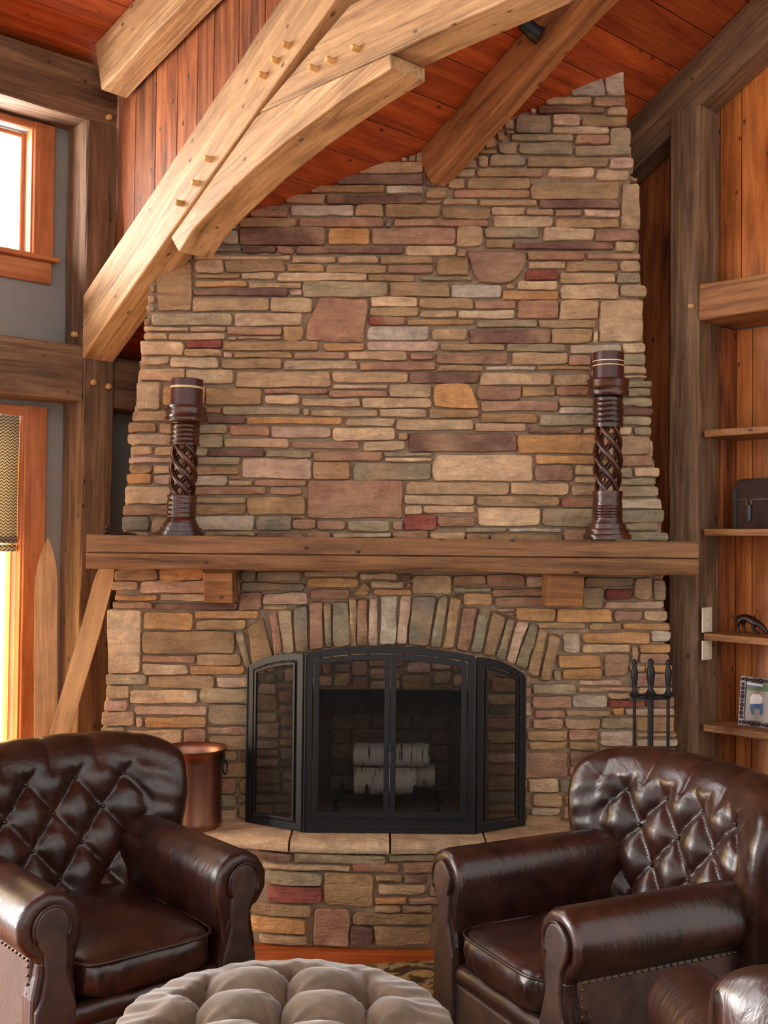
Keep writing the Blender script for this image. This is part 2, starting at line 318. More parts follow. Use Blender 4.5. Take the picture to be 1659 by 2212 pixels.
ce = tag(MB().prism([(-0.3, zc(-0.3) + 0.03), (4.3, zc(4.3) + 0.03), (4.3, zc(4.3) + 0.09), (-0.3, zc(-0.3) + 0.09)], 0.17, 2.05).build('ceiling', 'plaster', None, AB), kind='structure')
nrm = Vector(tuple(-TP * AX + np.array([0, 0, 1])))
k = 0; A = -0.3
while A < 4.2:
    m = frame(W(A, 0.172, zc(A)), BX, nrm); w = 0.158 * math.sqrt(1 + TP * TP)
    MB().cbox(1.72, -w + 0.0015, -0.0015, 0.0, 0.026, 0.003, 2.0, 0.0).build('ceiling_board', 'ceiling', ce, m); A += 0.158
ce2 = tag(MB().prism([(-0.3, zs(-0.3) + 0.03), (3.7, zs(3.7) + 0.03), (3.7, zs(3.7) + 0.08), (-0.3, zs(-0.3) + 0.08)], -5.0, 0.15).build('ceiling', 'plaster', None, AB), kind='structure')
nrm2 = Vector(tuple(-TS * AX + np.array([0, 0, 1]))); A = -0.3
while A < 3.6:
    m = frame(W(A, -3.38, zs(A)), BX, nrm2); w = 0.158 * math.sqrt(1 + TS * TS)
    MB().cbox(3.53, -w + 0.0015, -0.0015, 0.0, 0.026, 0.003, 4.0, 0.0).build('ceiling_board', 'ceiling', ce2, m); A += 0.158
ce3 = tag(MB().prism([(3.78, zc(3.78) + 0.03), (6.4, zc(6.4) + 0.03), (6.4, zc(6.4) + 0.09), (3.78, zc(3.78) + 0.09)], -5.0, 0.16).build('ceiling', 'ceiling', None, AB), kind='structure')
ck = MB().prism([(0.0, 2.60), (3.75, zc(3.75) + 0.03), (3.75, zs(3.75)), (0, zs(0))], 0.17, 0.19).build('wall_gable', 'plaster', None, AB, kind='structure')
A = -0.02
while A < 3.6:
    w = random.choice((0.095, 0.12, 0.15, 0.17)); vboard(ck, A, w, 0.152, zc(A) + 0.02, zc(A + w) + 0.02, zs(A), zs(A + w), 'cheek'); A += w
# upper window and glazed door in the left wall
def casing(parent, b0, b1, z0, z1, cw, sill, hd=None, mat='trim'):
    hd = hd or cw
    beam('window_casing', mat, -0.19, -0.165, b1, b1 + cw, z0, z1 + hd, 'z', parent, 0.0)
    beam('window_casing', mat, -0.19, -0.165, b0 - cw, b0, z0, z1 + hd, 'z', parent, 0.0)
    beam('window_casing', mat, -0.19, -0.168, b0, b1, z1, z1 + hd, 'b', parent, 0.0)
    for bb in (b0, b1): beam('window_jamb', mat, -0.30, -0.175, bb - 0.008 if bb == b1 else bb - 0.002, bb + 0.002 if bb == b1 else bb + 0.008, z0, z1, 'z', parent, 0.0)
    if sill:
        beam('window_sill', mat, -0.30, -0.135, b0 - cw - 0.015, b1 + cw + 0.015, z0 - 0.022, z0, 'b', parent, 0.0)
        beam('window_apron', mat, -0.19, -0.168, b0 - cw, b1 + cw * 0.9, z0 - 0.12, z0 - 0.022, 'b', parent, 0.0)
w1 = empty('window_1', W(-0.19, -0.8, 2.80), PS * -1, kind='structure')
casing(w1, -1.49, -0.170, 2.80, 3.36, 0.10, True, 0.036)
MB().prism([(-1.45, 2.81), (-0.198, 2.81), (-0.198, 3.34), (-1.45, 3.34)], -0.250, -0.246, 'x').build('window_pane', 'glass', w1, AB)
for b0, b1, z0, z1 in ((-0.200, -0.180, 2.80, 3.355), (-1.48, -1.44, 2.80, 3.355)): beam('window_sash', 'trim', -0.26, -0.235, b0, b1, z0, z1, 'z', w1, 0.0)
for z0, z1 in ((2.80, 2.82), (3.335, 3.355)): beam('window_sash', 'trim', -0.26, -0.235, -1.44, -0.200, z0, z1, 'b', w1, 0.0)
beam('window_sash', 'trim', -0.26, -0.24, -0.86, -0.82, 2.84, 3.315, 'z', w1, 0.0)
w2 = empty('window_2', W(-0.19, -0.9, 0.05), PS * -1, kind='structure')
casing(w2, -1.69, -0.190, 0.05, 2.08, 0.105, False, 0.045)
MB().prism([(-1.65, 0.1), (-0.23, 0.1), (-0.23, 2.05), (-1.65, 2.05)], -0.292, -0.288, 'x').build('window_pane', 'glass', w2, AB)
for b0, b1 in ((-0.232, -0.198), (-1.68, -1.64), (-0.95, -0.91)): beam('window_sash', 'trim', -0.30, -0.27, b0, b1, 0.06, 2.07, 'z', w2, 0.0)
for z0, z1 in ((0.05, 0.16), (2.03, 2.075)): beam('window_sash', 'trim', -0.30, -0.27, -1.64, -0.232, z0, z1, 'b', w2, 0.0)
R = []
for i in range(121):
    b = -1.6 + i * (1.6 - 0.212) / 120; R.append((W(-0.252 + 0.014 * math.sin(i * 0.95), b, 0.07), W(-0.252 + 0.014 * math.sin(i * 0.95), b, 2.06)))
tag(MB().grid([[tuple(p) for p in r] for r in R]).build('curtain', 'curtain', None, None, smooth=True), 'sheer cream curtain hanging in the glazed door at the left edge', 'curtain')
sh = empty('woven_shade', W(-0.21, -0.9, 1.5), -PS, label='gray zigzag woven roman shade half lowered over the glazed door', cat='window shade')
m = frame(W(-0.205, -1.66, 1.52), BX); MB().grid([[(x, 0.004 * math.sin(z * 9), z) for z in np.linspace(0, 0.56, 24)] for x in (0, 1.46)]).build('shade_cloth', 'woven', sh, m, smooth=True)
for kk, dz in enumerate((0.0, 0.035)):
    MB().grid([[(x, 0.012 * math.sin(t) * (1 + kk) + 0.006 * kk, dz - 0.04 + 0.03 * t / 3) for t in np.linspace(0, 3.1, 10)] for x in (0, 1.46)]).build('shade_fold', 'woven', sh, m, smooth=True)
# timber frame along the left wall
def tm(name, mat, *a, label, cat='timber', **kw): return beam(name, mat, *a, label=label, cat=cat, **kw)
plate = tm('wall_plate', 'old', -0.189, 0.0, -3.8, 0.145, 3.405, 3.66, 'b', label='dark weathered timber plate above the high window')
g1 = tm('girt', 'old', -0.189, -0.006, -3.8, -0.004, 2.15, 2.395, 'b', label='dark grainy horizontal timber between the high window and the glazed door')
g2 = tm('girt', 'old', -0.189, -0.01, 0.156, 1.55, 2.13, 2.36, 'b', label='short dark timber between the left post and the chimney')
lp = tm('timber_post', 'old', -0.189, 0.0, 0.0, 0.15, 0.0, 3.404, 'z', label='weathered left corner post carrying the truss beside the skis')
peg(W(0.0, 0.10, 3.44), AX, plate, 0.013, 0.02); peg(W(0.0, 0.045, 2.235), AX, lp, 0.013, 0.02); peg(W(0.0, 0.12, 2.225), AX, lp, 0.013, 0.02)
peg(W(-0.075, 0.0, 2.452), -BX, lp, 0.013, 0.022)
rp = tm('timber_post', 'old', 1.892, 2.03, 1.70, 1.862, 0.0, 3.37, 'z', label='weathered brown post at the right end of the mantel')
peg(W(2.0, 1.70, 2.53), -BX, rp, 0.011, 0.02)
gr = tm('girt', 'rafter', 2.034, 3.6, 1.70, 1.98, 2.466, 2.617, 'a', label='brown horizontal timber capping the built-in shelves')
# rafters
def raft(name, mat, A0, A1, B0, B1, zf, t, h, label):
    d = AX + np.array([0, 0, t]); L = (A1 - A0) * math.sqrt(1 + t * t); n = Vector(tuple(-t * AX + np.array([0, 0, 1])))
    m = frame(W(A0, (B0 + B1) / 2, zf(A0)), d, n); hh = h / math.sqrt(1 + t * t)
    return MB().cbox(L, -(B1 - B0) / 2, (B1 - B0) / 2, -hh, 0, 0.006, 0.14, 0.003).build(name, mat, None, m, label=label, cat='rafter')
r1 = raft('rafter', 'rafter', 1.22, 4.2, 0.857, 0.955, zc, TP, 0.188, 'brown rafter running down into the chimney stones')
r2 = raft('rafter', 'old', 0.95, 4.2, 1.735, 1.862, zc, TP, 0.24, 'dark weathered rafter against the right board wall')
r3 = raft('rafter', 'timber', 0.06, 3.6, 0.0, 0.13, zs, TS, 0.235, 'pale rafter rising from the left post at the top left')
# truss
tr = empty('timber_truss', W(0, 0, 2.33), -PS, label='pale pegged roof truss sweeping up from the left post', cat='truss')
t = 0.59; d = AX + np.array([0, 0, t]); n = Vector(tuple(-t * AX + np.array([0, 0, 1]))); m = frame(W(0, 0, 2.33), d, n)
cs, sn = 1 / math.sqrt(1 + t * t), t / math.sqrt(1 + t * t); H = 0.28
def loc(A, z): z -= 2.33; return (A * cs + z * sn, -A * sn + z * cs)
def wavy(p, q, k=10, j=0.003): return [(p[0] + (q[0] - p[0]) * i / k, p[1] + (q[1] - p[1]) * i / k + (random.uniform(-j, j) if i else 0)) for i in range(k)]
po = wavy(loc(0.004, 2.333), loc(3.4, 2.333 + t * 3.4), 24) + wavy(loc(3.4, 2.333 + t * 3.4 + H), loc(0.004, 2.333 + H), 24) + [loc(0.004, 2.333 + H)]
MB().prism(po, -0.012, 0.142).build('principal_strut', 'timber', tr, m, bevel=0.006)
# collar (horizontal, springs from the strut)
m2 = frame(W(0, 0, 0), AX); A_s = lambda z: (z - 2.333) / t
MB().prism(wavy((A_s(3.08) + .004, 3.082), (4.1, 3.082), 20) + wavy((4.1, 3.302), (A_s(3.30) + .004, 3.302), 20), 0.0, 0.15).build('arched_collar', 'timber', tr, m2, bevel=0.006)
# curved brace below the collar
top = [(0.704, 2.740), (1.262, 3.070), (1.30, 3.078), (1.97, 3.078)]
bot = [(1.972, 3.030), (1.80, 3.008), (1.643, 2.978), (1.50, 2.949), (1.39, 2.922), (1.25, 2.884), (1.129, 2.844), (1.0, 2.797), (0.87, 2.745), (0.765, 2.668)]
m3 = frame(W(0.7, 0, 2.68), AX + np.array([0, 0, 0.3]), (0, 0, 1)); c3, s3 = 1 / math.sqrt(1.09), 0.3 / math.sqrt(1.09)
MB().prism([((A - .7) * c3 + (z - 2.68) * s3, -(A - .7) * s3 + (z - 2.68) * c3) for A, z in top + bot], -0.004, 0.152).build('curved_brace', 'timber', tr, m3, bevel=0.006)
for px, py in ((625, 100), (600, 133), (573, 165), (455, 345), (428, 397), (393, 440)):
    A, z = on_B(px, py, -0.012); peg(W(A, -0.012, z), -BX, tr, 0.012, 0.03)
for px, py in ((683, 150), (720, 133), (775, 108)):
    A, z = on_B(px, py, 0.0); peg(W(A, 0.0, z), -BX, tr, 0.012, 0.032)
sp = empty('spotlight', W(2.0, 0.79, 3.50), 0, label='small black spotlight tucked under the rafter above the truss', cat='spotlight')
pc = Vector(tuple(W(1.86, 0.80, 3.45)))
MB().tube([pc + Vector((-0.03, -0.02, 0.03)), pc + Vector((-0.02, -0.01, 0.02)), pc + Vector((0.02, 0, -0.01)), pc + Vector((0.045, 0, -0.025))], [0.012, 0.026, 0.03, 0.034], 14).build('lamp_head', 'black', sp, smooth=True)
MB().tube([pc, pc + Vector((0.01, 0.01, 0.05)), pc + Vector((0.02, 0.03, 0.14))], 0.008, 8).build('bracket', 'black', sp, smooth=True)
MB().tube([pc + Vector((-0.03, 0, 0.02)), pc + Vector((-0.07, 0.0, 0.035)), pc + Vector((-0.09, 0.03, 0.09))], 0.003, 6).build('wire', 'black', sp, smooth=True)
# ------------------------------------------------------------------ built-in shelves and what stands on them
bc = empty('built_in_shelves', W(2.3, 1.85, 0), -PS, label='orange wood built-in wall shelves right of the fireplace', cat='shelves')
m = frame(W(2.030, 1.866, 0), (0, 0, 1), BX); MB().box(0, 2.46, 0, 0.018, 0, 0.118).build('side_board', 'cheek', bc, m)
A = 2.05; wd = [0.075, 0.135, 0.12, 0.14, 0.13, 0.12, 0.14, 0.13, 0.12]
for w in wd: vboard(bc, A, w, 1.966, 0.15, 0.15, 2.46, 2.46, 'board', 0.016, 'back_board'); A += w
SH = [2.014, 1.606, 1.178, 0.807]
for z in SH: MB().cbox(1.08, 0.0, 0.25, -0.029, 0, 0.003, 0.2, 0.001).build('shelf', 'rafter', bc, frame(W(2.051, 1.714, z), AX))
MB().cbox(1.1, 0, 0.26, -0.14, 0, 0.004, 0.2, 0.001).build('thick_shelf', 'old', bc, frame(W(2.052, 1.702, 0.43), AX))
MB().cbox(1.1, 0, 0.02, 0, 0.28, 0.002, 0.4, 0.0).build('plinth', 'board', bc, frame(W(2.052, 1.706, 0.0), AX))
for z0, z1, lb in ((1.181, 1.283, 'upper of the two pale switch plates on the shelf side'), (1.068, 1.148, 'lower of the two pale switch plates on the shelf side')):
    sw = empty('switch_plate', W(2.05, 1.74, z0), -PS, label=lb, cat='switch plate')
    mm = frame(W(2.049, 1.735, z0), (0, 0, 1), AX); hgt = z1 - z0
    MB().box(0, hgt, -0.036, 0.036, 0, 0.006).build('plate', 'white', sw, mm, bevel=0.002)
    for q in (0.3, 0.7): MB().box(hgt * q - 0.012, hgt * q + 0.012, -0.006, 0.006, 0.006, 0.011).build('switch_toggle', 'white', sw, mm, bevel=0.001)
tb = empty('trunk', W(2.25, 1.80, 1.607), -PS, label='dark leather box with a brass ring on the second shelf', cat='box')
mm = frame(W(2.145, 1.78, 1.607), AX)
MB().prism([(0, 0), (0.22, 0), (0.22, 0.17), (0.205, 0.198), (0.175, 0.204), (0.045, 0.204), (0.015, 0.198), (0, 0.175)], 0, 0.13).build('body', 'trunk', tb, mm, bevel=0.004)
MB().box(-0.002, 0.222, -0.003, 0.0, 0.116, 0.122).build('lid_seam', 'black', tb, mm)
MB().box(0.064, 0.082, -0.007, 0.0, 0.03, 0.098).build('clasp', 'black', tb, mm, bevel=0.002)
MB().tube([(0.073 + 0.012 * math.cos(a), -0.009, 0.104 + 0.018 * math.sin(a)) for a in np.linspace(-0.3, 3.44, 14)], 0.0016, 6).build('ring', 'brass', tb, mm, smooth=True)
MB().box(0.0, 0.016, -0.004, 0.0, 0.004, 0.16).build('edge_strap', 'black', tb, mm)
# dog figurine, nose down to the right
dg = empty('dog_figurine', W(2.22, 1.80, 1.179), -PS, label='dark bronze dog figurine sniffing along the third shelf', cat='figurine')
mm = frame(W(2.136, 1.80, 1.179), AX)
def skinned(segs, rad, name, mat, parent, mtx, sub=2):
    vs = list(rad.keys()); idx = {k: i for i, k in enumerate(vs)}
    me = bpy.data.meshes.new(name); me.from_pydata([rad[k][0] for k in vs], [(idx[a_], idx[b_]) for a_, b_ in segs], []); me.materials.append(M[mat])
    o = bpy.data.objects.new(name, me); COL.objects.link(o); sk = o.modifiers.new('skin', 'SKIN'); sk.use_smooth_shade = True
    for i, k in enumerate(vs): r = rad[k][1]; me.skin_vertices[0].data[i].radius = (r, r)
    me.skin_vertices[0].data[0].use_root = True
    ss = o.modifiers.new('sub', 'SUBSURF'); ss.levels = sub; ss.render_levels = sub
    o.parent = parent; o.matrix_basis = wm(parent).inverted() @ mtx; return o
D = {'pelvis': ((0.033, 0, 0.070), 0.0125), 'belly': ((0.062, 0, 0.071), 0.0135), 'chest': ((0.095, 0, 0.060), 0.0165), 'neck': ((0.118, 0, 0.043), 0.010), 'head': ((0.134, 0, 0.026), 0.0095), 'muzzle': ((0.150, 0, 0.008), 0.005),
     't1': ((0.018, 0, 0.070), 0.005), 't2': ((0.004, 0, 0.062), 0.0035), 't3': ((-0.008, 0, 0.066), 0.003), 't4': ((-0.012, 0, 0.082), 0.0022)}
D = {k: (v[0], v[1] * 1.35) for k, v in D.items()}
SG = [('pelvis', 'belly'), ('belly', 'chest'), ('chest', 'neck'), ('neck', 'head'), ('head', 'muzzle'), ('pelvis', 't1'), ('t1', 't2'), ('t2', 't3'), ('t3', 't4')]
for s_, yy, dx in (('a', -0.010, 0.0), ('b', 0.010, 0.016)):
    D['h1' + s_] = ((0.030 + dx * .4, yy, 0.052), 0.0085); D['h2' + s_] = ((0.024 + dx, yy, 0.030), 0.0045); D['h3' + s_] = ((0.028 + dx, yy, 0.012), 0.0035); D['h4' + s_] = ((0.038 + dx, yy, 0.004), 0.004)
    SG += [('pelvis', 'h1' + s_), ('h1' + s_, 'h2' + s_), ('h2' + s_, 'h3' + s_), ('h3' + s_, 'h4' + s_)]
    D['f1' + s_] = ((0.090, yy, 0.042), 0.007); D['f2' + s_] = ((0.092 - dx * .6, yy, 0.022), 0.0042); D['f3' + s_] = ((0.098 + dx * .4, yy, 0.008), 0.0035); D['f4' + s_] = ((0.106 + dx * .4, yy, 0.004), 0.0038)
    SG += [('chest', 'f1' + s_), ('f1' + s_, 'f2' + s_), ('f2' + s_, 'f3' + s_), ('f3' + s_, 'f4' + s_)]
D = {k: (v[0], v[1] * (1.35 if k[-1] in 'ab' and k[0] in 'hf' and k != 'head' else 1)) for k, v in D.items()}
skinned(SG, D, 'body', 'bronze', dg, mm)
for yy in (-0.009, 0.009): MB().ball((0.128, yy, 0.030), 0.0055, 8, 1.4).build('ear', 'bronze', dg, mm, smooth=True)
# picture frame
pf = empty('picture_frame', W(2.22, 1.82, 0.808), -PS, label='carved dark frame with a photo of a seated person on the lowest thin shelf', cat='picture frame')
mm = frame(W(2.15, 1.81, 0.808), AX) @ Matrix.Rotation(math.radians(-7), 4, 'X')
fw, fh = 0.165, 0.198; b_ = 0.024
def fr(x0, x1, z0, z1):
    mb = MB().box(x0, x1, 0, 0.016, z0, z1); q = 0
    n_ = max(3, int(max(x1 - x0, z1 - z0) / 0.016))
    for i in range(n_):
        u = (i + .5) / n_; c = ((x0 + (x1 - x0) * u, -0.001, (z0 + z1) / 2) if x1 - x0 > z1 - z0 else ((x0 + x1) / 2, -0.001, z0 + (z1 - z0) * u)); mb.ball(c, 0.0065 + 0.002 * (i % 2), 8)
    return mb
for a_ in ((0, fw, 0, b_), (0, fw, fh - b_, fh), (0, b_, b_, fh - b_), (fw - b_, fw, b_, fh - b_)): fr(*a_).build('frame_rail', 'pewter', pf, mm, smooth=True)
ph = MB().box(b_, fw - b_, 0.006, 0.010, b_, fh - b_).build('photo', 'white', pf, mm)
def ps(pts, mat, y=0.0055, nm='photo_detail'): MB().prism(pts, y, y + 0.0006).build(nm, mat, ph, mm)
M['ph_green'] = plain('photo_green', (72, 92, 58), 0.4); M['ph_blue'] = plain('photo_blue_jeans', (44, 76, 124), 0.4); M['ph_skin'] = plain('photo_skin', (160, 104, 92), 0.4)
M['ph_slate'] = plain('photo_slate', (72, 84, 104), 0.4); M['ph_grey'] = plain('photo_sand', (150, 138, 128), 0.4); M['ph_white'] = plain('photo_white', (222, 216, 218), 0.4)
ph.data.materials[0] = M['ph_grey']
ps([(b_, 0.142), (fw - b_, 0.146), (fw - b_, fh - b_), (b_, fh - b_)], 'ph_green'); ps([(b_, 0.155), (0.09, 0.158), (0.085, 0.166), (b_, 0.168)], 'ph_slate', 0.005)
ps([(b_ + .003, 0.166), (0.095, 0.163), (0.095, 0.172), (b_ + .003, 0.174)], 'ph_white', 0.0048)
ps([(0.045, 0.090), (0.092, 0.092), (0.100, 0.118), (0.084, 0.132), (0.058, 0.132), (0.044, 0.116)], 'ph_white', 0.0045)
ps([(0.064, 0.130), (0.078, 0.130), (0.080, 0.142), (0.072, 0.148), (0.063, 0.142)], 'ph_skin', 0.004)
ps([(0.048, 0.088), (0.100, 0.096), (0.104, 0.070), (0.100, 0.048), (0.090, 0.048), (0.090, 0.072), (0.062, 0.074), (0.068, 0.048), (0.056, 0.046), (0.046, 0.072)], 'ph_blue', 0.004)
# ivory jar on the ledge behind the armchair
jr = empty('jar', W(2.36, 1.77, 0.43), 0, label='ivory jar with a dark band on the low ledge behind the right armchair', cat='jar')
MB().lathe([(0.05, 0), (0.062, 0.01), (0.066, 0.06), (0.07, 0.10)], 24, tuple(W(2.36, 1.79, 0.431))).build('base', 'ivory', jr, smooth=True)
MB().lathe([(0.07, 0.10), (0.076, 0.13), (0.076, 0.17), (0.068, 0.20)], 24, tuple(W(2.36, 1.79, 0.431))).build('body_band', 'jar_dark', jr, smooth=True)
MB().lathe([(0.068, 0.20), (0.05, 0.218), (0.02, 0.226), (0.012, 0.24)], 24, tuple(W(2.36, 1.79, 0.431))).build('lid', 'ivory', jr, smooth=True)
# rug
rz = math.atan2(4.368 - 4.111, 1.513 - 0.187)
rg = tag(MB().cbox(2.12, -3.2, 0.0, 0.0, 0.010, 0.003, 4.0, 0).build('rug', 'rug', None, Matrix.Translation((-0.62, 4.111 - 0.80 * math.tan(rz), 0.0)) @ Matrix.Rotation(rz, 4, 'Z')), 'dark and cream floral rug under the chairs and ottoman', 'rug')
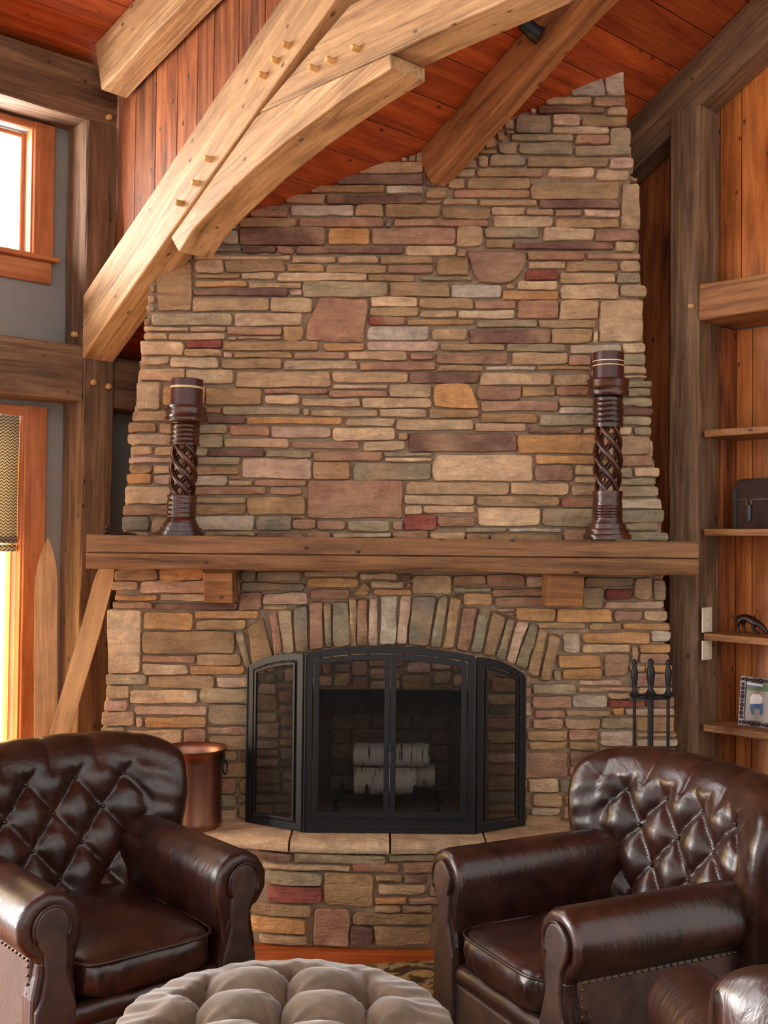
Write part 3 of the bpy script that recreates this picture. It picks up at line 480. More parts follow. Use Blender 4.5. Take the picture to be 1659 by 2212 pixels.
# ------------------------------------------------------------------ stone fireplace
# each stone: measured outline on the chimney face (survey tiles: origin x, origin y, scale) and a colour letter
PAL = {'t': (184, 156, 124), 'b': (162, 132, 98), 'g': (156, 142, 116), 'G': (132, 123, 108), 'r': (142, 80, 68), 'R': (162, 124, 102),
       'p': (118, 88, 78), 'o': (190, 144, 96), 'k': (196, 164, 142), 'w': (186, 170, 152), 'c': (200, 172, 140)}
TILES = [((260, 430, 2.765), """770 35 1005 105R;1008 30 1395 100w;1400 30 1572 102b;1578 32 1915 108b;700 110 1052 170b;1056 108 1625 165R;1630 120 2200 160R;600 185 705 265w;710 172 1228 272p;1240 172 1490 272o;1498 172 2002 275R
560 278 720 310G;720 280 930 318p;930 280 1035 325R;1042 280 1690 330p;430 318 1015 360t;1022 338 1285 380c;1288 340 1545 382t;1552 342 1870 385b;440 365 615 438t;620 365 985 430b;990 370 1220 432b;1225 385 1590 438b;1590 390 1870 440R
440 440 715 472b;720 435 925 480t;935 432 1472 488c;1478 450 1760 490b;445 478 755 522o;760 478 1085 530t;430 528 1005 578p;1008 488 1600 580g;1600 495 1970 585b;215 370 425 665b;395 578 885 670t;890 580 1165 678t;1165 580 1480 850R;1492 588 1780 640c
1490 645 1780 692b;1475 695 1700 750r;180 672 670 755g;678 682 1090 755t;1462 752 1845 838w;135 742 410 788t;415 755 630 788t;635 760 965 808R;700 812 965 838R;970 758 1092 845b;142 790 280 838t;285 785 690 840t;120 848 375 935c;380 843 605 888r
610 843 1210 905b;1215 843 1460 905o;1465 842 1900 905k;380 892 668 938t;675 890 1025 950b;1030 905 1350 955R;1360 910 1715 962t;120 935 290 990t;292 945 590 1000t;598 955 965 1012b;962 958 1420 1018t;1425 970 1880 1020R"""),
((260, 800, 2.765), """110 -10 385 60t;388 -10 680 80t;690 5 1260 100t;1255 5 1720 72t;90 68 240 235c;248 70 500 205o;500 90 845 205b;860 90 1240 142R;1270 70 1600 112c;1240 115 1600 160R;1605 70 1860 160t;860 145 1075 200t;1080 160 1435 215t;1440 165 1860 225t
470 208 600 255R;602 210 1120 265g;1135 215 1540 272t;1545 232 1830 278c;70 240 290 305t;510 268 745 320p;750 272 1330 325o;1345 275 1640 335t;1648 290 2110 362t;40 310 220 368b;230 315 330 375t;470 320 640 380g;648 332 890 388R;892 332 1260 402k
1255 335 1720 418c;38 378 330 448c;440 385 612 460g;615 390 1010 465t;1022 412 1420 468R;1450 425 1705 480t;55 455 190 500t;205 455 330 505t;420 465 520 515g;525 465 860 515p;862 475 1140 520g;1135 480 1565 540R;1570 488 1860 515g;1570 515 1860 545c
48 508 360 555k;400 520 715 565g;50 560 190 612b;195 565 380 618t;400 568 705 620b;712 520 1140 648k;1150 540 1375 650b;1390 552 1860 655g;35 618 185 675o;198 620 400 682k;402 625 640 690w;645 628 790 690t;790 655 1110 690R;20 672 300 795c
380 695 870 745R;890 695 1085 742R;1105 655 1690 885R;400 755 750 795g;755 745 1105 860b;10 800 300 865R;400 800 760 860b;180 870 420 970t;10 870 178 960G;420 868 795 960w;805 870 1020 955G;1028 880 1165 950R;1168 882 1345 950R;1350 890 1610 962g
1628 862 1890 955r;500 965 800 995g;830 965 1100 995p;1110 965 1260 1000R;1270 972 1620 1000w;1625 960 1840 1010R"""),
((860, 430, 2.765), """220 0 480 35t;485 0 835 40t;835 0 1320 50p;250 38 548 115b;555 45 760 90t;760 45 930 90t;930 55 1100 100R;1108 55 1330 105k;565 95 925 165c;940 105 1320 170b;350 158 510 285t;515 155 845 230g;870 172 1170 250c;1178 180 1440 248R;525 238 690 292b
695 245 1290 298p;1295 252 1420 310t;40 278 410 345c;768 312 1120 365r;1130 315 1450 360R;775 360 1000 415t;1000 365 1320 430b;1330 365 1450 430t;230 350 425 455b;760 420 955 478r;965 425 1300 500t;1300 430 1450 500g;0 450 110 485t;140 455 440 498g
318 508 615 590w;630 480 955 540c;620 545 962 600o;970 508 1320 600t;1325 512 1485 580g;85 595 450 655b;455 600 705 655R;712 605 960 715R;962 605 1205 718t;1195 590 1465 850c;150 658 350 700t;360 662 708 710c;50 710 460 770b;470 715 830 765g
840 720 1185 770b;200 775 415 850t;425 765 912 860p;915 775 1160 860b;255 860 640 905b;648 865 1000 910g;1030 858 1335 925w;1340 860 1485 915c;0 910 55 975t;62 908 665 985R;685 910 1015 990t;1018 925 1155 990R;1160 925 1336 990t;1340 925 1480 995g;235 980 515 1030b
520 990 820 1020w;830 990 1150 1022b;1345 998 1485 1045t"""),
((860, 800, 2.765), """0 12 60 72t;70 12 485 75p;485 15 920 90t;920 25 1150 90t;208 80 485 225o;470 90 735 172R;735 92 940 160b;945 95 1200 155R;490 160 960 245R;965 162 1200 212t;965 215 1200 258w;1340 60 1520 100g;1340 102 1510 155g;1340 158 1520 215g;1345 225 1525 268p
1340 270 1515 330g;185 228 495 295b;530 248 835 310b;845 262 1200 330g;460 310 765 365c;780 325 1100 375p;1105 342 1200 380t;1330 342 1400 385c;1402 340 1515 385g;65 368 710 490p;710 380 1220 498o;1290 395 1515 500t;200 498 812 662c;820 500 1200 562o;1290 508 1525 572R
820 565 1045 662R;1058 568 1200 625t;1068 630 1200 675t;1290 575 1400 640g;1400 580 1565 635c;1290 640 1540 680g;45 668 665 740t;670 670 1025 745t;1028 685 1220 750t;1290 690 1560 760g;30 740 455 805t;458 750 965 812b;950 755 1220 820r;1290 768 1580 828w
5 808 145 862c;150 808 475 865c;235 870 460 935R;478 810 850 930c;855 825 1220 935g;1290 835 1590 905g;185 950 400 1012t;400 935 650 968g;400 975 545 1015b;548 980 985 1020b;660 935 980 965w;990 950 1160 1023R;1290 910 1560 955g;1290 965 1620 1023g"""),
((860, 130, 2.765), """880 208 1160 262t;1165 215 1362 272R;830 262 1240 320p;1240 278 1370 330t;700 320 915 430G;915 322 1090 385k;1095 330 1370 395b;915 388 1265 440c;1268 400 1390 508g;680 432 1050 480g;1055 440 1265 500R;600 480 710 560g;712 480 1055 560g;1062 508 1395 570g
545 560 765 625G;765 562 1260 640b;1265 575 1410 645k;470 625 875 695b;890 645 1180 700c;1180 655 1385 715t;410 700 790 770b;795 702 1320 835b;1325 725 1445 1010t;330 775 790 820R"""),
((600, 0, 2.37), """400 830 748 885t;295 885 745 940p;170 935 545 985b;545 950 745 990w;40 985 240 1045R;245 985 745 1045p"""),
((200, 1230, 3.318), """155 0 470 78b;475 0 800 78o;130 85 325 150t;340 85 820 172k;158 165 465 220o;470 175 820 228c;140 225 430 282R;440 230 1040 292p;105 288 345 745c;355 292 725 438o;730 300 1195 358o;735 360 1100 440b;350 445 1040 605b;345 607 735 668R;740 607 1085 688b
325 670 680 755c;690 690 1090 755o;90 745 390 828g;395 755 875 852b;885 768 1138 845k;100 825 255 932t;258 840 750 962c;755 850 1135 965g;80 925 300 1020k;300 948 820 1045k;830 950 1140 1115G;65 1015 365 1125t;370 1045 815 1135o;60 1120 225 1200g
230 1120 640 1260t;640 1130 810 1250R;810 1120 1130 1185R;830 1190 1130 1294b;1060 10 1165 90G;1170 15 1500 92g;1060 95 1520 160G;1055 165 1215 290R;1215 165 1575 250k;1205 255 1400 300t"""),
((500, 1230, 2.37), """340 10 650 40t;375 42 660 95o;400 98 610 152R;640 20 855 55t;725 62 855 95c;715 95 920 132o;860 25 1130 132t;1135 30 1300 85b;1300 30 1505 90R;1505 35 1608 95k;1135 85 1330 115g;1335 95 1605 140R;1170 115 1345 185o;1350 140 1610 190R"""),
((1080, 1230, 3.95), """130 335 485 440o;490 340 960 445o;970 350 1225 448R;1230 350 1440 440t;720 70 1140 155G;895 160 1130 260r;1135 75 1305 258t;1305 85 1410 265g;700 155 888 330g;900 262 1400 340k;325 455 740 520b;760 460 1040 520b;1040 455 1455 520o;480 540 690 710w;700 540 1285 635o
1290 525 1460 625w;700 640 1120 710t;1120 650 1180 800t;1180 640 1460 715o;1180 720 1455 800R;430 735 870 840o;885 730 1100 910R;535 850 880 935o;380 860 535 950g;1105 820 1240 875t;1240 820 1480 880o;1105 880 1470 1000R;670 920 1045 990k;275 955 660 1060g
665 990 1180 1050k;1185 1010 1480 1060c;930 1055 1240 1110t;925 1115 1240 1175r;1240 1075 1490 1175p;280 1065 615 1190R;620 1065 925 1180w;300 1200 560 1265R;560 1190 955 1255t;960 1185 1060 1245o;1065 1185 1500 1245k;280 1270 550 1365R;555 1275 860 1365t
865 1260 1160 1355g;1165 1260 1490 1390b;235 1370 580 1465b;580 1370 840 1460R;850 1375 1160 1510w;1165 1400 1510 1440t;1165 1445 1520 1510w;240 1470 580 1540b;580 1470 830 1540b"""),
((900, 1550, 2.186), """520 190 690 285R;525 290 670 355c;545 360 690 425b;540 430 680 462w;520 465 680 505b""")]
QUADS = [((500, 1230, 2.37), """75 300 165 240 215 465 110 510b;190 230 230 220 265 450 222 465R;235 215 305 200 325 430 265 450t;318 195 385 180 395 430 325 425G;393 165 465 158 475 410 400 420R;470 168 508 168 512 405 478 405g;515 165 600 165 605 395 515 400g
603 140 640 140 635 392 607 392t;645 145 700 145 695 390 640 392R;712 135 752 135 752 388 700 388k;762 135 855 135 840 388 757 388w;868 135 925 130 895 390 845 388k;930 140 1055 135 1010 398 900 390G;1060 140 1112 125 1070 405 1015 400g
1122 130 1180 150 1140 415 1080 405b;1188 195 1262 195 1215 430 1145 415R;1270 190 1335 205 1280 435 1222 430g;1342 205 1408 240 1345 450 1288 437b;1412 245 1455 250 1400 480 1350 455g;1465 265 1525 270 1450 490 1405 478k;1532 275 1570 290 1510 520 1455 492g
1577 300 1625 315 1570 570 1515 530b;1630 320 1690 335 1635 575 1578 570b;15 325 60 312 102 505 78 530g;612 132 688 62 712 98 698 138b""")]
FEAT = [((260, 430, 2.765), "1185 580 1475 584 1482 640 1452 850 1330 856 1100 840 1112 760R"), ((860, 430, 2.765), "410 302 768 310 764 400 700 488 620 502 480 498 440 420R"),
        ((260, 800, 2.765), "1150 660 1420 652 1690 660 1660 780 1600 890 1360 888 1085 868 1120 740R"), ((860, 800, 2.765), "210 82 435 80 490 226 208 218o"), ((860, 800, 2.765), "235 500 808 505 812 664 215 660 195 580c")]
TOPQ = [((860, 130, 2.765), "905 200 1028 145 1030 206 1005 207w;1035 150 1222 82 1240 208 1035 208w;1236 95 1348 60 1362 212 1246 208w"), ((600, 0, 2.37), "500 825 745 745 745 828 495 830k;20 1046 300 1046 290 1048 15 1049p")]
FY = 4.57
def P2(px, py): p = on_Y(px, py, FY); return (p[0], p[2])
def zroof(x): A = ((x + 1.335) * AX[0] + (FY - 4.9) * AX[1]); return zc(A)
rects = []
for (ox, oy, sc), txt in TILES:
    for it in txt.replace('\n', ';').split(';'):
        c = it[-1]; a = [float(v) for v in it[:-1].split()]
        rects.append([ox + a[0] / sc, oy + a[1] / sc, ox + a[2] / sc, oy + a[3] / sc, c, 1])
quads = []
for grp, nm in ((QUADS, 'arch_stone'), (TOPQ, 'stone'), (FEAT, 'stone')):
    for (ox, oy, sc), txt in grp:
        for it in txt.replace('\n', ';').split(';'):
            c = it[-1]; a = [float(v) for v in it[:-1].split()]
            q = [(ox + a[i] / sc, oy + a[i + 1] / sc) for i in range(0, len(a), 2)]
            if abs(q[0][1] - q[2][1]) > 5: quads.append((q, c, nm))
# occupancy raster of the face, 1 cell = 2 measured px
CW, CH = 700, 920; X0g, Y0g = 190, 140
occ = np.zeros((CH, CW), np.int16)
def sideL(y): return np.interp(y, [150, 440, 700, 1100, 1240, 1430, 1600, 1790], [372, 350, 306, 266, 250, 232, 216, 206])
def sideR(y): return np.interp(y, [150, 400, 600, 800, 950, 1100, 1165, 1240, 1400, 1600, 1790], [1349, 1378, 1388, 1397, 1414, 1428, 1440, 1436, 1446, 1460, 1466])
yy, xx = np.mgrid[0:CH, 0:CW]; PX = xx * 2.0 + X0g; PY = yy * 2.0 + Y0g
occ[(PX < sideL(PY)) | (PX > sideR(PY)) | (PY > 1778)] = -1
roofy = np.interp(PX, [300, 540, 1345, 1460], [551, 460, 155, 112]); occ[PY < roofy + 3] = -1
occ[(PX > 636) & (PX < 1054) & (PY > 1488)] = -1
def inq(q):
    m = np.ones_like(PX, bool)
    for i in range(len(q)):
        (ax, ay), (bx, by) = q[i], q[(i + 1) % len(q)]; m &= ((bx - ax) * (PY - ay) - (by - ay) * (PX - ax)) >= -2
    return m
for q, c, nm in quads: occ[inq(q)] = 9999
def cells(r, g=0): return slice(max(0, int((r[1] - Y0g - g) / 2)), int((r[3] - Y0g + g) / 2) + 1), slice(max(0, int((r[0] - X0g - g) / 2)), int((r[2] - X0g + g) / 2) + 1)
kept = []
for i, r in enumerate(rects):
    sl = cells(r); sub = occ[sl]
    if sub.size and np.mean(sub > 0) > 0.6: continue
    # trim away overlaps with stones already laid
    for _ in range(30):
        sl = cells(r); sub = occ[sl]
        if not sub.size or not (sub > 0).any(): break
        e = [(sub[0] > 0).mean(), (sub[-1] > 0).mean(), (sub[:, 0] > 0).mean(), (sub[:, -1] > 0).mean()]; k = int(np.argmax(e))
        if k == 0: r[1] += 2
        elif k == 1: r[3] -= 2
        elif k == 2: r[0] += 2
        else: r[2] -= 2
        if r[2] - r[0] < 8 or r[3] - r[1] < 6: break
    if r[2] - r[0] < 10 or r[3] - r[1] < 7: continue
    kept.append(r); occ[cells(r)] = len(kept)
def grow(K, limit):
    for _ in range(limit):
        for i, r in enumerate(K):
            idn = i + 1
            for side in range(4):
                t_ = list(r)
                if side == 0: t_[0] -= 2
                elif side == 1: t_[1] -= 2
                elif side == 2: t_[2] += 2
                else: t_[3] += 2
                sub = occ[cells(t_, 1.6)]
                if sub.size and ((sub == 0) | (sub == idn)).all(): r[:4] = t_[:4]; occ[cells(r)] = idn
grow(kept, 6)
# lay plain coursed stones wherever the survey shows none (behind the chairs, candle stands and beams)
rs = random.Random(11); nk = len(kept)
for y in range(0, CH - 3):
    x = 0
    while x < CW - 4:
        if occ[y:y + 4, x:x + 6].any() or (occ[max(0, y - 1), x:x + 6] > 0).any() or (x and (occ[y:y + 3, x - 1] > 0).any()): x += 1; continue
        wmax = rs.randint(26, 70); hmax = rs.randint(9, 17); w = 0
        while x + w < CW - 1 and w < wmax and not occ[y, x + w]: w += 1
        h = 0
        while y + h < CH - 1 and h < hmax and not occ[y + h, x:x + w].any(): h += 1
        if w >= 7 and h >= 4 and h < w * 1.3:
            r = [X0g + 2 * x + 1.0, Y0g + 2 * y + 1.0, X0g + 2 * (x + w) - 2.0, Y0g + 2 * (y + h) - 2.0, rs.choice('ttbbgRRkopGc'), 0]
            kept.append(r); occ[cells(r)] = len(kept)
        x += max(1, w) + 1
grow(kept, 6)
def outline(q, r0=0.014, jit=0.0022, rnd=random):
    out = []; mh = min(abs(q[0][1] - q[3][1]), 0.05); q = [(p[0] + rnd.uniform(-.003, .003), p[1] + rnd.uniform(-.07, .07) * mh) for p in q]
    for i in range(len(q)):
        p0, p, p1 = np.array(q[i - 1]), np.array(q[i]), np.array(q[(i + 1) % len(q)]); a_, b_ = p0 - p, p1 - p; la, lb = np.linalg.norm(a_), np.linalg.norm(b_)
        rr = min(r0, 0.32 * la, 0.32 * lb) * rnd.uniform(0.5, 1.2)
        j = lambda: np.array([rnd.uniform(-jit, jit), rnd.uniform(-jit, jit)])
        out += [p + a_ / la * rr, p + (a_ / la + b_ / lb) * rr * 0.28, p + b_ / lb * rr]
        nm = max(0, min(2, int(lb / 0.06)))
        for k in range(nm): out.append(p + b_ * (k + 1) / (nm + 1) + j() * 1.6)
    return out
def stone_mesh(mb, q, y0, back, bulge, plane=None, rnd=random):
    """q: 4 corners (x, z); plane maps (x, z, depth) to 3-D"""
    plane = plane or (lambda x, z, d: (x, y0 + d, z))
    o = outline(q, rnd=rnd); c = np.mean(o, axis=0); n = len(o); mn = min(np.linalg.norm(np.array(q[0]) - q[1]), np.linalg.norm(np.array(q[1]) - q[2]))
    k = max(0.55, 1 - 0.014 / max(0.02, mn)); tl = rnd.uniform(-0.35, 0.35)
    R = [[plane(p[0], p[1], back) for p in o], [plane(p[0], p[1], 0.006) for p in o],
         [plane(c[0] + (p[0] - c[0]) * (1 - 0.006 / max(.03, abs(p[0] - c[0]) + .02)), c[1] + (p[1] - c[1]) * (1 - 0.22 * min(1, 0.02 / mn)), -bulge * (0.72 + tl * (p[1] - c[1]) / mn + rnd.uniform(-.12, .12))) for p in o]]
    base = len(mb.v); mb.rings(R, caps=False)
    xs = [p[0] for p in o]; L = max(xs) - min(xs); ridge = [(c[0] - L * 0.28, c[1]), (c[0] + L * 0.28, c[1])] if L > 2.2 * mn else [tuple(c)]
    kb = len(mb.v)
    for rx, rz_ in ridge: mb.v.append(plane(rx, rz_ + rnd.uniform(-.1, .1) * mn, -bulge * rnd.uniform(0.9, 1.25)))
    for j in range(n):
        a_, b_ = base + 2 * n + j, base + 2 * n + (j + 1) % n
        if len(ridge) == 1: mb.f.append((a_, b_, kb))
        else:
            ca = 0 if o[j][0] < c[0] else 1; cb_ = 0 if o[(j + 1) % n][0] < c[0] else 1
            mb.f.append((a_, b_, kb + cb_)) if ca == cb_ else mb.f.extend([(a_, kb + cb_, kb + ca), (a_, b_, kb + cb_)])
def shade(c, rnd=random):
    a_ = lin(PAL[c]); v = rnd.uniform(0.86, 1.14); w_ = rnd.uniform(-0.05, 0.05); return (a_[0] * v * (1 + w_), a_[1] * v, a_[2] * v * (1 - w_), 1)
fp = empty('stone_fireplace', (0.0, 4.6, 0.0), 0, label='tall tapering ledge-stone fireplace and chimney rising to the ceiling', cat='fireplace')
xL = lambda z: on_Y(sideL(1165 - (z - EYE) / FY * FPX) + 8, 1165 - (z - EYE) / FY * FPX, FY)[0]; xR = lambda z: on_Y(sideR(1165 - (z - EYE) / FY * FPX) - 8, 1165 - (z - EYE) / FY * FPX, FY)[0]
OX0, OX1, OZ = on_Y(650, 1600, FY)[0], on_Y(1040, 1600, FY)[0], 0.931
zt = [0.0, 0.4, 0.8, 1.2, 1.6, 2.0, 2.4]
left = [(xL(z), z) for z in zt]; right = [(xR(z), z) for z in zt + [2.8, 3.2]] + [(xR(3.45), zroof(xR(3.45)) - 0.0)]
topl = [(xL(2.55), zroof(xL(2.55)))]
core = [(OX0, 0.0), (OX0, OZ), (OX1, OZ), (OX1, 0.0)] + right + topl + left[::-1]
MB().prism(core, 4.592, 4.84).build('mortar_core', 'mortar', fp)
allst = []
for r in kept:
    q = [P2(r[0], r[1]), P2(r[2], r[1]), P2(r[2], r[3]), P2(r[0], r[3])]; sz = (r[2] - r[0]) * (r[3] - r[1]) * (1.0 if r[5] else 0.25)
    sk_ = 0.003; q = [(a_ + random.uniform(-sk_, sk_), b_ + random.uniform(-sk_, sk_) * 0.8) for a_, b_ in q]
    edge = r[0] < sideL((r[1] + r[3]) / 2) + 14 or r[2] > sideR((r[1] + r[3]) / 2) - 14
    allst.append((sz, q, r[4], 'stone', edge))
for q, c, nm in quads: allst.append((1e6 if nm == 'arch_stone' else 5000, [P2(*p) for p in q], c, nm, False))
allst.sort(key=lambda s: -s[0]); cnt = 0; rest = {}
for sz, q, c, nm, edge in allst:
    bulge = random.uniform(0.004, 0.013) + (0.006 if nm == 'arch_stone' else 0); back = 0.24 if edge else 0.035
    if nm == 'stone':
        cnt += 1
        if cnt > 298: stone_mesh(rest.setdefault(c, MB()), q, 4.575, back, bulge); continue
    mb = MB(); stone_mesh(mb, q, 4.575, back, bulge); o = mb.build(nm, 'stone', fp, smooth=True); o.color = shade(c)
# remaining small stones joined, with the colour of each kept per face
def stuff(name, groups, parent, label=None):
    me_v, me_f, cols = [], [], []
    for c, mb in groups.items():
        k = len(me_v); me_v += mb.v; me_f += [tuple(i + k for i in f) for f in mb.f]; cols += [c] * len(mb.f)
    all_ = MB(); all_.v, all_.f = me_v, me_f; o = all_.build(name, 'stone', parent, smooth=True, kind='stuff'); me = o.data
    for c in groups:
        m_ = M.get('stone_' + c)
        if not m_: m_ = M['stone'].copy(); m_.name = 'ledge_stone_' + c.lower() + ('_dark' if c.isupper() else ''); M['stone_' + c] = m_; nd = [n_ for n_ in m_.node_tree.nodes if n_.type == 'OBJECT_INFO' and any(l.from_socket.name == 'Color' for l in m_.node_tree.links if l.from_node == n_)][0]
        for l in list(m_.node_tree.links):
            if l.from_socket.name == 'Color' and l.from_node.type == 'OBJECT_INFO': s_ = l.to_socket; m_.node_tree.links.remove(l); s_.default_value = lin(PAL[c])
    me.materials.clear(); names = list(groups)
    for c in names: me.materials.append(M['stone_' + c])
    me.polygons.foreach_set('material_index', [names.index(c) for c in cols]); o['label'] = label or 'small infill ledge stones'; return o
if rest: stuff('small_stones', rest, fp)
# coursed stones round the two flanks of the chimney
fk = {}; rs = random.Random(5)
for side in (-1, 1):
    z = 0.02
    while z < (2.3 if side < 0 else 3.4):
        h = rs.uniform(0.04, 0.085); xe = (xL(z + h / 2) if side < 0 else xR(z + h / 2)); stone_mesh(fk.setdefault(rs.choice('tbgRkop'), MB()), [(0, z), (0, z + h - .008), (0.22, z + h - .008), (0.22, z)], 0, 0.02, 0.008,
            (lambda x, zz, d, xe=xe, side=side: (xe + side * (0.012 - d), 4.615 + x, zz)), rs); z += h
stuff('flank_stones', fk, fp, 'coursed stones on the flanks of the chimney')
# firebox
fb = MB(); y0, y1 = 4.60, 5.05; ix0, ix1 = OX0 + .10, OX1 - .10
fb.add([(OX0, y0, .39), (OX0, y0, OZ), (ix0, y1, .39), (ix0, y1, OZ + .1)], [(0, 1, 3, 2)]); fb.add([(OX1, y0, .39), (OX1, y0, OZ), (ix1, y1, .39), (ix1, y1, OZ + .1)], [(0, 2, 3, 1)])
fb.add([(OX0, y0, OZ), (OX1, y0, OZ), (ix1, y1, OZ + .1), (ix0, y1, OZ + .1)], [(0, 1, 2, 3)]); fb.add([(OX0, y0, .405), (OX1, y0, .405), (ix1, y1, .405), (ix0, y1, .405)], [(0, 1, 2, 3)])
fb.add([(ix0, y1, .39), (ix0, y1, OZ + .1), (ix1, y1, OZ + .1), (ix1, y1, .39)], [(0, 1, 2, 3)]); fb.build('firebox_lining', 'mortar', fp)
rs = random.Random(3); z = 0.42; row = 0
while z < 0.86:
    h = 0.07; x = ix0 + .004 - (0.09 if row % 2 else 0)
    while x < ix1 - .02:
        w = 0.175; a_, b_ = max(x, ix0 + .004), min(x + w, ix1 - .004)
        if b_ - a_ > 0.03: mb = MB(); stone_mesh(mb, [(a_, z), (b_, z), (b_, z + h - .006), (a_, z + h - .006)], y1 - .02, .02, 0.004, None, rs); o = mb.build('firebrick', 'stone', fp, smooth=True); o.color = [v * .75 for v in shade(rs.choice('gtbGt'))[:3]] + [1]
        x += w + .005
    z += h; row += 1
MB().box(OX0, OX1, 4.60, 4.625, 0.862, OZ + 0.002).build('smoke_hood', 'soot', fp, bevel=0.003)
for sx in (-1, 1):
    ex = OX0 if sx < 0 else OX1; tx = 0.03 * -sx
    for k in range(6):
        mb = MB(); z0 = 0.407 + k * 0.075; stone_mesh(mb, [(0, z0), (0, z0 + .068), (.20, z0 + .068), (.20, z0)], 0, 0.02, 0.005, (lambda x, zz, d, ex=ex, sx=sx: (ex + sx * -1 * (0.004 + (x / .45) * .1) + sx * d, 4.62 + x, zz)), rs)
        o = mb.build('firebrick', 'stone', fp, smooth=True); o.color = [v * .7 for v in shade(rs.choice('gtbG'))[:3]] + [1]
# hearth: raised platform with thick slabs on a stone riser
he = empty('hearth', (0.0, 4.3, 0.0), 0, label='raised stone hearth with thick tan slabs in front of the fireplace', cat='hearth')
EP = [(-1.30, 4.47), (-0.80, 4.345), (-0.36, 4.232), (0.03, 4.212), (0.42, 4.240), (0.86, 4.320), (1.30, 4.42)]
def ey(x): return float(np.interp(x, [p[0] for p in EP], [p[1] for p in EP]))
jn = [-1.28, -0.84, -0.347, 0.036, 0.40, 0.83, 1.17]
for i in range(6):
    x0, x1 = jn[i] + .004, jn[i + 1] - .004; xs = np.linspace(x0, x1, 6)
    R = []
    for x in xs:
        e_ = ey(x) + random.uniform(-.003, .003); R.append([(x, 4.60, .36), (x, 4.60, .405), (x, e_ + .05, .405), (x, e_ + .014, .402), (x, e_ + .003, .392), (x, e_ - .003, .378), (x, e_ + .003, .364), (x, e_ + .02, .360)])
    o = MB().rings(R).build('slab', 'stone', he, smooth=True); o.color = shade('c')
MB().prism([(-1.27, 4.58)] + [(x, ey(x) + .04) for x in (-1.27, -.8, -.36, .03, .42, .86, 1.15)] + [(1.15, 4.58)], 0.0, 0.358, 'z').build('mortar_core', 'mortar', he)
HT = """100 340 400 410p;410 340 1140 420g;1145 345 1560 400g;160 425 860 480t;865 405 1245 480r;1250 410 1560 490R;180 490 640 590g;645 490 1040 750b;1045 505 1265 555b;1265 500 1450 570p;1060 575 1450 655t;1460 580 1640 670b;200 600 640 730r;1010 675 1300 730o
1300 680 1560 730R;60 740 560 840b;870 735 1250 790b;1255 740 1500 795b;530 770 850 1060R;60 850 515 975o;860 800 1500 895b;850 900 1035 1050p;1040 905 1490 1050b;130 985 525 1055t"""
hs_ = []
for it in HT.replace('\n', ';').split(';'):
    c = it[-1]; a_ = [float(v) for v in it[:-1].split()]; f_ = lambda px, py: (lambda p: (p[0], p[2]))(on_Y(520 + px / 3.607, 1750 + py / 3.607, 4.245))
    (x0, z1), (x1, z0) = f_(a_[0], a_[1]), f_(a_[2], a_[3]); hs_.append((x0 + .002, max(.004, z0), x1 - .002, min(.357, z1), c))
for lo, hi in ((-1.26, -0.52), (0.235, 1.14)):
    z = 0.004
    while z < 0.34:
        h = min(rs.uniform(.05, .09), .357 - z); x = lo
        while x < hi - .03: w = min(rs.uniform(.12, .3), hi - x); hs_.append((x, z, x + w - .006, z + h - .006, rs.choice('tbgRkob'))); x += w
        z += h
occh = []
for x0, z0, x1, z1, c in hs_:
    if any(min(x1, b[2]) - max(x0, b[0]) > .006 and min(z1, b[3]) - max(z0, b[1]) > .006 for b in occh):
        for b in occh:
            if min(x1, b[2]) - max(x0, b[0]) > .006 and min(z1, b[3]) - max(z0, b[1]) > .006:
                if b[0] < x0: x0 = b[2] + .004
                else: x1 = b[0] - .004
    if x1 - x0 < .03: continue
    occh.append((x0, z0, x1, z1)); mb = MB()
    stone_mesh(mb, [(x0, z0), (x1, z0), (x1, z1), (x0, z1)], 0, .03, rs.uniform(.004, .012), (lambda x, zz, d: (x, ey(x) + .022 + d, zz)), rs); o = mb.build('stone', 'stone', he, smooth=True); o.color = shade(c)
# mantel
mt = empty('mantel', (0.04, 4.42, 1.42), 0, label='long weathered oak mantel shelf across the fireplace', cat='mantel')
mx0, mx1 = on_Y(186, 1190, 4.30)[0], on_Y(1509, 1205, 4.30)[0]; th = math.atan2(1.5445 - 1.560, mx1 - mx0) * 0
R = []; rs = random.Random(9)
for i in range(29):
    x = (mx1 - mx0) * i / 28; j = lambda s=.0025: rs.uniform(-s, s); zt_ = 1.5575 - 0.004 * i / 28; zb = 1.425 - 0.004 * i / 28
    cr = .508 + .06 * math.sin(i * .4) * .2
    R.append([(x, 4.30 + j(), zb + .006), (x, 4.298 + j(), 1.484), (x, 4.310, 1.487), (x, 4.299 + j(), 1.491), (x, 4.30 + j(), zt_ - .006), (x, 4.306 + j(), zt_), (x, 4.574, zt_), (x, 4.574, zb), (x, 4.307, zb + j())])
mb = MB(); mb.rings([[(p[0], p[1] - 4.30, p[2] - 1.42) for p in r] for r in R]); mb.build('mantel_timber', 'mantel', mt, Matrix.Translation((mx0, 4.30, 1.42)), smooth=True)
for cx_, lb in (((440 + 503) / 2, None), ((1182 + 1262) / 2, None)):
    x_ = on_Y(cx_, 1270, 4.40)[0]; hw = 0.058 if cx_ < 800 else 0.070
    MB().prism([(0.0, 0.0), (-0.175, 0.0), (-0.19, -0.012), (-0.19, -0.045), (-0.165, -0.132), (0, -0.138)], -hw, hw, 'x').build('corbel', 'rafter', mt, Matrix.Translation((x_, 4.57, 1.424)), bevel=0.004)
